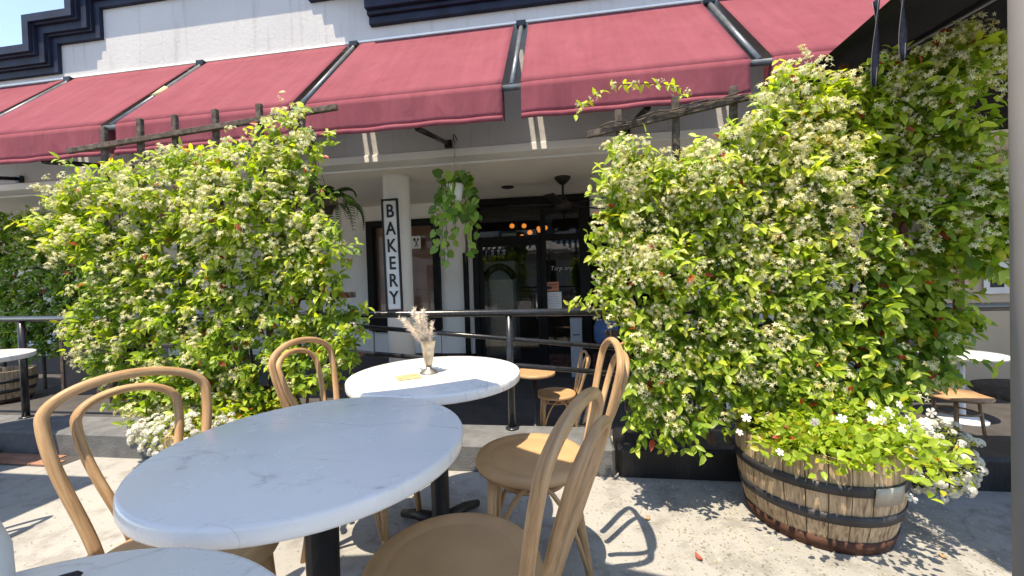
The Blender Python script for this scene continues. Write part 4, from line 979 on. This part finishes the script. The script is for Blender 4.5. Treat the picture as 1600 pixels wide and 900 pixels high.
# ------------------------------------------------------------------ umbrellas
def umbrella(label, x, y, half, n, rot, ze, zp, mat='umb_black', scal=.0):
    t = thing('patio_umbrella', label, 'umbrella', (x, y, 0), 0, 'patio umbrellas')
    cs = [(half * math.cos(rot + 2 * PI * k / n), half * math.sin(rot + 2 * PI * k / n)) for k in range(n)]
    for k in range(n):
        a, b = cs[k], cs[(k + 1) % n]; m = 8
        def f(u, v):
            ex = a[0] + (b[0] - a[0]) * u; ey = a[1] + (b[1] - a[1]) * u; sl = 1 - scal * math.sin(PI * u)
            q = 1 - v; return (ex * q * sl, ey * q * sl, ze + (zp - ze) * v - .03 * math.sin(PI * v) - .02 * math.sin(PI * u) * q)
        solid(obj('canopy_panel', MB().grid(f, m, 6), mat, t), .003)
        obj('rib', MB().tube([(0, 0, zp - .06), (a[0] * .5, a[1] * .5, (zp + ze) / 2 - .06), (a[0] * .985, a[1] * .985, ze - .012)], .009, 6), 'grey_post', t)
        obj('strut', MB().tube([(0, 0, ze - .12), (a[0] * .5, a[1] * .5, (zp + ze) / 2 - .07)], .008, 6), 'grey_post', t)
    obj('pole', MB().tube([(0, 0, .04), (0, 0, zp + .06)], .021, 14), 'grey_post', t)
    obj('base', MB().lathe([(.22, 0), (.22, .03), (.16, .06), (.04, .075), (.03, .14)], 28), 'iron', t)
    return t
S2 = math.sqrt(2)
um = umbrella('black square umbrella overhanging the top right corner', 2.51, 2.23, 1.25 * S2, 4, PI / 4, 2.2, 2.72)
for yy, xx, z1, tw in ((-.48, -1.262, 1.885, .02), (-.56, -1.235, 1.93, -.02)):
    def f(u, v, yy=yy, xx=xx, z1=z1, tw=tw): return (xx - .006 + .004 * math.sin(5 * v) + (u - .5) * .03 * math.sin(3.1 * v), yy + (u - .5) * .036 * math.cos(2.2 * v) + tw * v * .5, 2.22 - (2.22 - z1) * v)
    st = solid(obj('tie_strap', MB().grid(f, 2, 10), 'strap', um), .003)
    for sg in (-1, 1): obj('white_edging', MB().tube([(f(.5 + .47 * sg, v / 10)[0] - .004, f(.5 + .47 * sg, v / 10)[1], f(.5, v / 10)[2]) for v in range(11)], .0009, 5), 'grey_post', st)
umbrella('pale grey octagonal umbrella above the camera shading the front tables', -.62, .1, 1.02, 8, PI / 2, 2.2, 2.62, 'umb_grey', .06)
umbrella('black square umbrella out of frame at left, casting a corner shadow', -4.48, .09, 1.25 * S2, 4, PI / 4, 2.2, 2.72)
def posts():
    t = thing('grey_post', 'close grey post along the right edge of the frame', 'post', (.715, .7, 0))
    obj('shaft', MB().tube([(0, 0, .02), (0, 0, 2.3)], .03, 24), 'grey_post', t)
    obj('base_plate', MB().lathe([(.09, 0), (.09, .015), (.04, .03)], 24), 'grey_post', t)
posts()

# ------------------------------------------------------------------ right background tables
def right_background():
    t = thing('wooden_table', 'dark wooden patio table with glass and goblet at the far right', 'table', (3.57, 3.38, GZ))
    obj('tabletop', MB().lathe([(0, .72), (.44, .72), (.45, .73), (.45, .75), (0, .75)], 48), 'trellis', t)
    obj('pedestal', MB().lathe([(.2, 0), (.2, .03), (.05, .06), (.04, .3), (.05, .6), (.07, .72)], 20), 'iron', t)
    t = thing('white_patio_table', 'round white patio table behind the wooden table', 'table', (4.3, 4.95, GZ))
    obj('tabletop', MB().lathe([(0, .72), (.34, .72), (.35, .75), (0, .75)], 40), 'white_paint', t)
    obj('pedestal', MB().lathe([(.2, 0), (.2, .03), (.03, .06), (.025, .4), (.04, .42), (.025, .46), (.03, .72)], 20), 'white_paint', t)
    g = thing('upturned_glass', 'upturned stemmed glass on the dark wooden table', 'glass', (3.26, 3.3, GZ + .75))
    obj('bowl', MB().lathe([(.05, 0), (.045, .04), (.02, .075), (.006, .085)], 20), 'clear', g); obj('foot_and_stem', MB().lathe([(.006, .085), (.006, .13), (.04, .14), (.042, .144)], 20), 'clear', g)
    g = thing('goblet', 'dark goblet holding a yellow flower on the wooden table', 'goblet', (3.5, 3.22, GZ + .75))
    obj('cup', MB().lathe([(.045, 0), (.012, .02), (.012, .05), (.035, .09), (.045, .16), (.04, .16), (.02, .08)], 20), 'wine_dark', g)
    f = thing('yellow_flower', 'single yellow flower in the dark goblet', 'flower', (3.48, 3.22, GZ + .9))
    obj('stem', MB().tube([(0, 0, -.08), (-.03, 0, .05)], .003, 5), 'bark', f); obj('bloom', MB().lathe([(.005, .05), (.03, .06), (.034, .075), (.0, .08)], 10, (-.03, 0, 0)), 'yellow', f)
    c = thing('candle_jar', 'amber candle jar on the wooden table at the right edge', 'candle', (3.66, 3.2, GZ + .766))
    obj('jar', MB().lathe([(.07, 0), (.075, .01), (.075, .15), (.07, .15), (.068, .02), (0, .02)], 24), 'amber', c)
    p = thing('dark_plate', 'dark plate on the wooden table under the candle jar', 'plate', (3.64, 3.18, GZ + .751)); obj('dish', MB().lathe([(0, .002), (.09, .004), (.13, .014), (.132, .016), (.09, .008), (0, .006)], 32), 'wine_dark', p)
    s = thing('patio_stool', 'pale wooden stool seat lit by sun beyond the right barrel', 'stool', (3.55, 4.0, GZ), 2.0)
    # stool stands just left of the wooden table
    s.location = (3.74, 4.36, GZ)
    obj('seat', MB().lathe([(0, .44), (.235, .44), (.245, .45), (.24, .47), (0, .475)], 36), 'seatwood', s)
    for k in range(4): a = PI / 2 * k + .4; obj('leg', MB().tube([(.14 * math.cos(a), .14 * math.sin(a), .45), (.19 * math.cos(a), .19 * math.sin(a), 0)], .015, 8), 'bentwood', s)
    obj('stretcher_ring', MB().tube([(.15 * math.cos(2 * PI * k / 24), .15 * math.sin(2 * PI * k / 24), .3) for k in range(24)], .009, 6, closed=True), 'bentwood', s)
right_background()
def left_background():
    c = thing('chalkboard', 'dark chalkboard with white script half hidden by the left jasmine', 'board', (-4.62, 3.15, .13), .1)
    o = obj('board', MB().box((0, 0, .35), (.42, .02, .6), ch=.004), 'chalk_black', c); obj('frame', MB().box((-.225, -.004, .35), (.03, .03, .66)).box((.225, -.004, .35), (.03, .03, .66)), 'trellis', c)
    for tx, z in (("S", .36),):
        me = text_mesh(tx, .14, .001, .3, -.002)
        for v in me.vertices: v.co = Vector((v.co.x, -v.co.z, v.co.y))
        link('chalk_writing', me, 'chalk', c, (.02, -.012, z))
    t = thing('patio_bench', 'dark low bench in the shade behind the left railing', 'bench', (-4.6, 3.9, .13))
    obj('seat', MB().box((0, 0, .42), (1.0, .35, .04), ch=.006), 'dark_room', t)
    for x in (-.44, .44): obj('leg', MB().box((x, 0, .2), (.05, .3, .4)), 'dark_room', t)
left_background()
# small round table beyond the railing
t = thing('small_round_table', 'small round table with wooden rim in the dark patio', 'table', (-.36, 4.05, GZ))
obj('rim', MB().lathe([(.2, .72), (.215, .725), (.215, .75), (.2, .752)], 36), 'seatwood', t); obj('tabletop', MB().lathe([(0, .735), (.2, .735), (.2, .751), (0, .751)], 36), 'dark_room', t); obj('pedestal', MB().lathe([(.16, 0), (.16, .02), (.03, .05), (.03, .72)], 16), 'iron', t)

# ------------------------------------------------------------------ litter on the concrete
def litter():
    r = np.random.default_rng(71)
    lm = [MB().grid(lambda u, v: ((u - .5) * .05, (v - .5) * .024 * math.sin(PI * (u * .9 + .05)), .004 + .01 * (u - .5) ** 2 * 4 + .006 * abs(v - .5)), 5, 2).mesh('fallen_leaf') for _ in range(2)]
    lm[0].materials.append(plain("dry_red_leaf", (.3, .07, .04), .7)); lm[1].materials.append(plain("dry_tan_leaf", (.35, .2, .09), .7))
    LL = ['red fallen leaf on the concrete beside the bow shadow of the chair', 'tan fallen leaf on sunlit concrete before the black kerb', 'red fallen leaf on the concrete behind the left chair bow', 'tan fallen leaf nearest the left chair on the concrete', 'red fallen leaf farthest left on the sunlit concrete', 'tan fallen leaf by the grey kerb under the sunny table',
          'red fallen leaf at the edge of the dappled vine shadow', 'tan fallen leaf lying in front of the right barrel', 'red fallen leaf close to the grey kerb right of the pedestal', 'tan fallen leaf in the shade right of the barrel', 'red fallen leaf left of the left barrel planter', 'tan fallen leaf in the vine shadow near the black kerb']
    for i, (x, y) in enumerate([(.095, 1.3), (.62, 1.5), (-1.9, 1.25), (-1.75, 1.15), (-1.85, 1.35), (-.35, 2.1), (.5, 1.65), (1.0, 1.5), (-.3, 2.15), (1.45, 1.75), (-2.1, 1.4), (.35, 1.9)]):
        o = link('fallen_leaf', lm[i % 2], None, None, (x, y, .001)); o.rotation_euler = (0, 0, r.uniform(0, 6)); s = r.uniform(.6, 1.1); o.scale = (s, s, s)
        tag(o, LL[i], 'leaf', 'dry fallen leaves on the concrete')
    n = 2400; P = np.c_[np.concatenate([r.normal(.75, .35, n // 2), r.normal(1.6, .25, n // 4), r.uniform(-2.8, 1.6, n - n // 2 - n // 4)]), r.uniform(1.3, 2.26, n), np.full(n, .004)]
    up = np.tile([0, 0, 1.], (n, 1)) + r.normal(0, .25, (n, 3)); s = r.uniform(.0045, .0095, n)
    tn = np.array([.72, .68, .55]) * r.uniform(.55, 1.0, (n, 1))
    o = stuff(link('fallen_petals', inst_mesh('fallen_petals', FLOWER, P, frame_of(r.normal(0, 1, (n, 3)), up), np.c_[s, s, s * .3], tn, 'petal')))
    tag(o, 'scattered white jasmine petals on the concrete', 'petals')
litter()
# ------------------------------------------------------------------ building across the street (seen mirrored in the shop glass)
def opposite():
    t = thing('opposite_building', 'pale building across the street with dark windows, mirrored in the shop glass', 'building', (0, -16, 0))
    obj('wall', MB().box((0, -3, 3.3), (50, 6, 6.6)), 'far_wall', t); obj('cornice', MB().box((0, .12, 6.5), (50.2, .3, .25)), 'white_trim', t)
    for i in range(16):
        x = -22.5 + 3 * i
        for z, h in ((1.6, 2.4), (5.2, 1.5)):
            f = obj('window', MB().box((x, .02, z), (1.6, .06, h)), 'white_trim', t); obj('pane', MB().box((x, .055, z), (1.44, .02, h - .16)), 'far_glass', f)
    a = thing('striped_awning', 'black and white striped awning across the street', 'awning', (0, -16, 0))
    obj('canopy', MB().add([(-9, 0, 4.3), (9, 0, 4.3), (9, 2.2, 3.4), (-9, 2.2, 3.4), (9, 2.2, 3.1), (-9, 2.2, 3.1)], [(0, 1, 2, 3), (3, 2, 4, 5)]), 'stripes', a)
opposite()
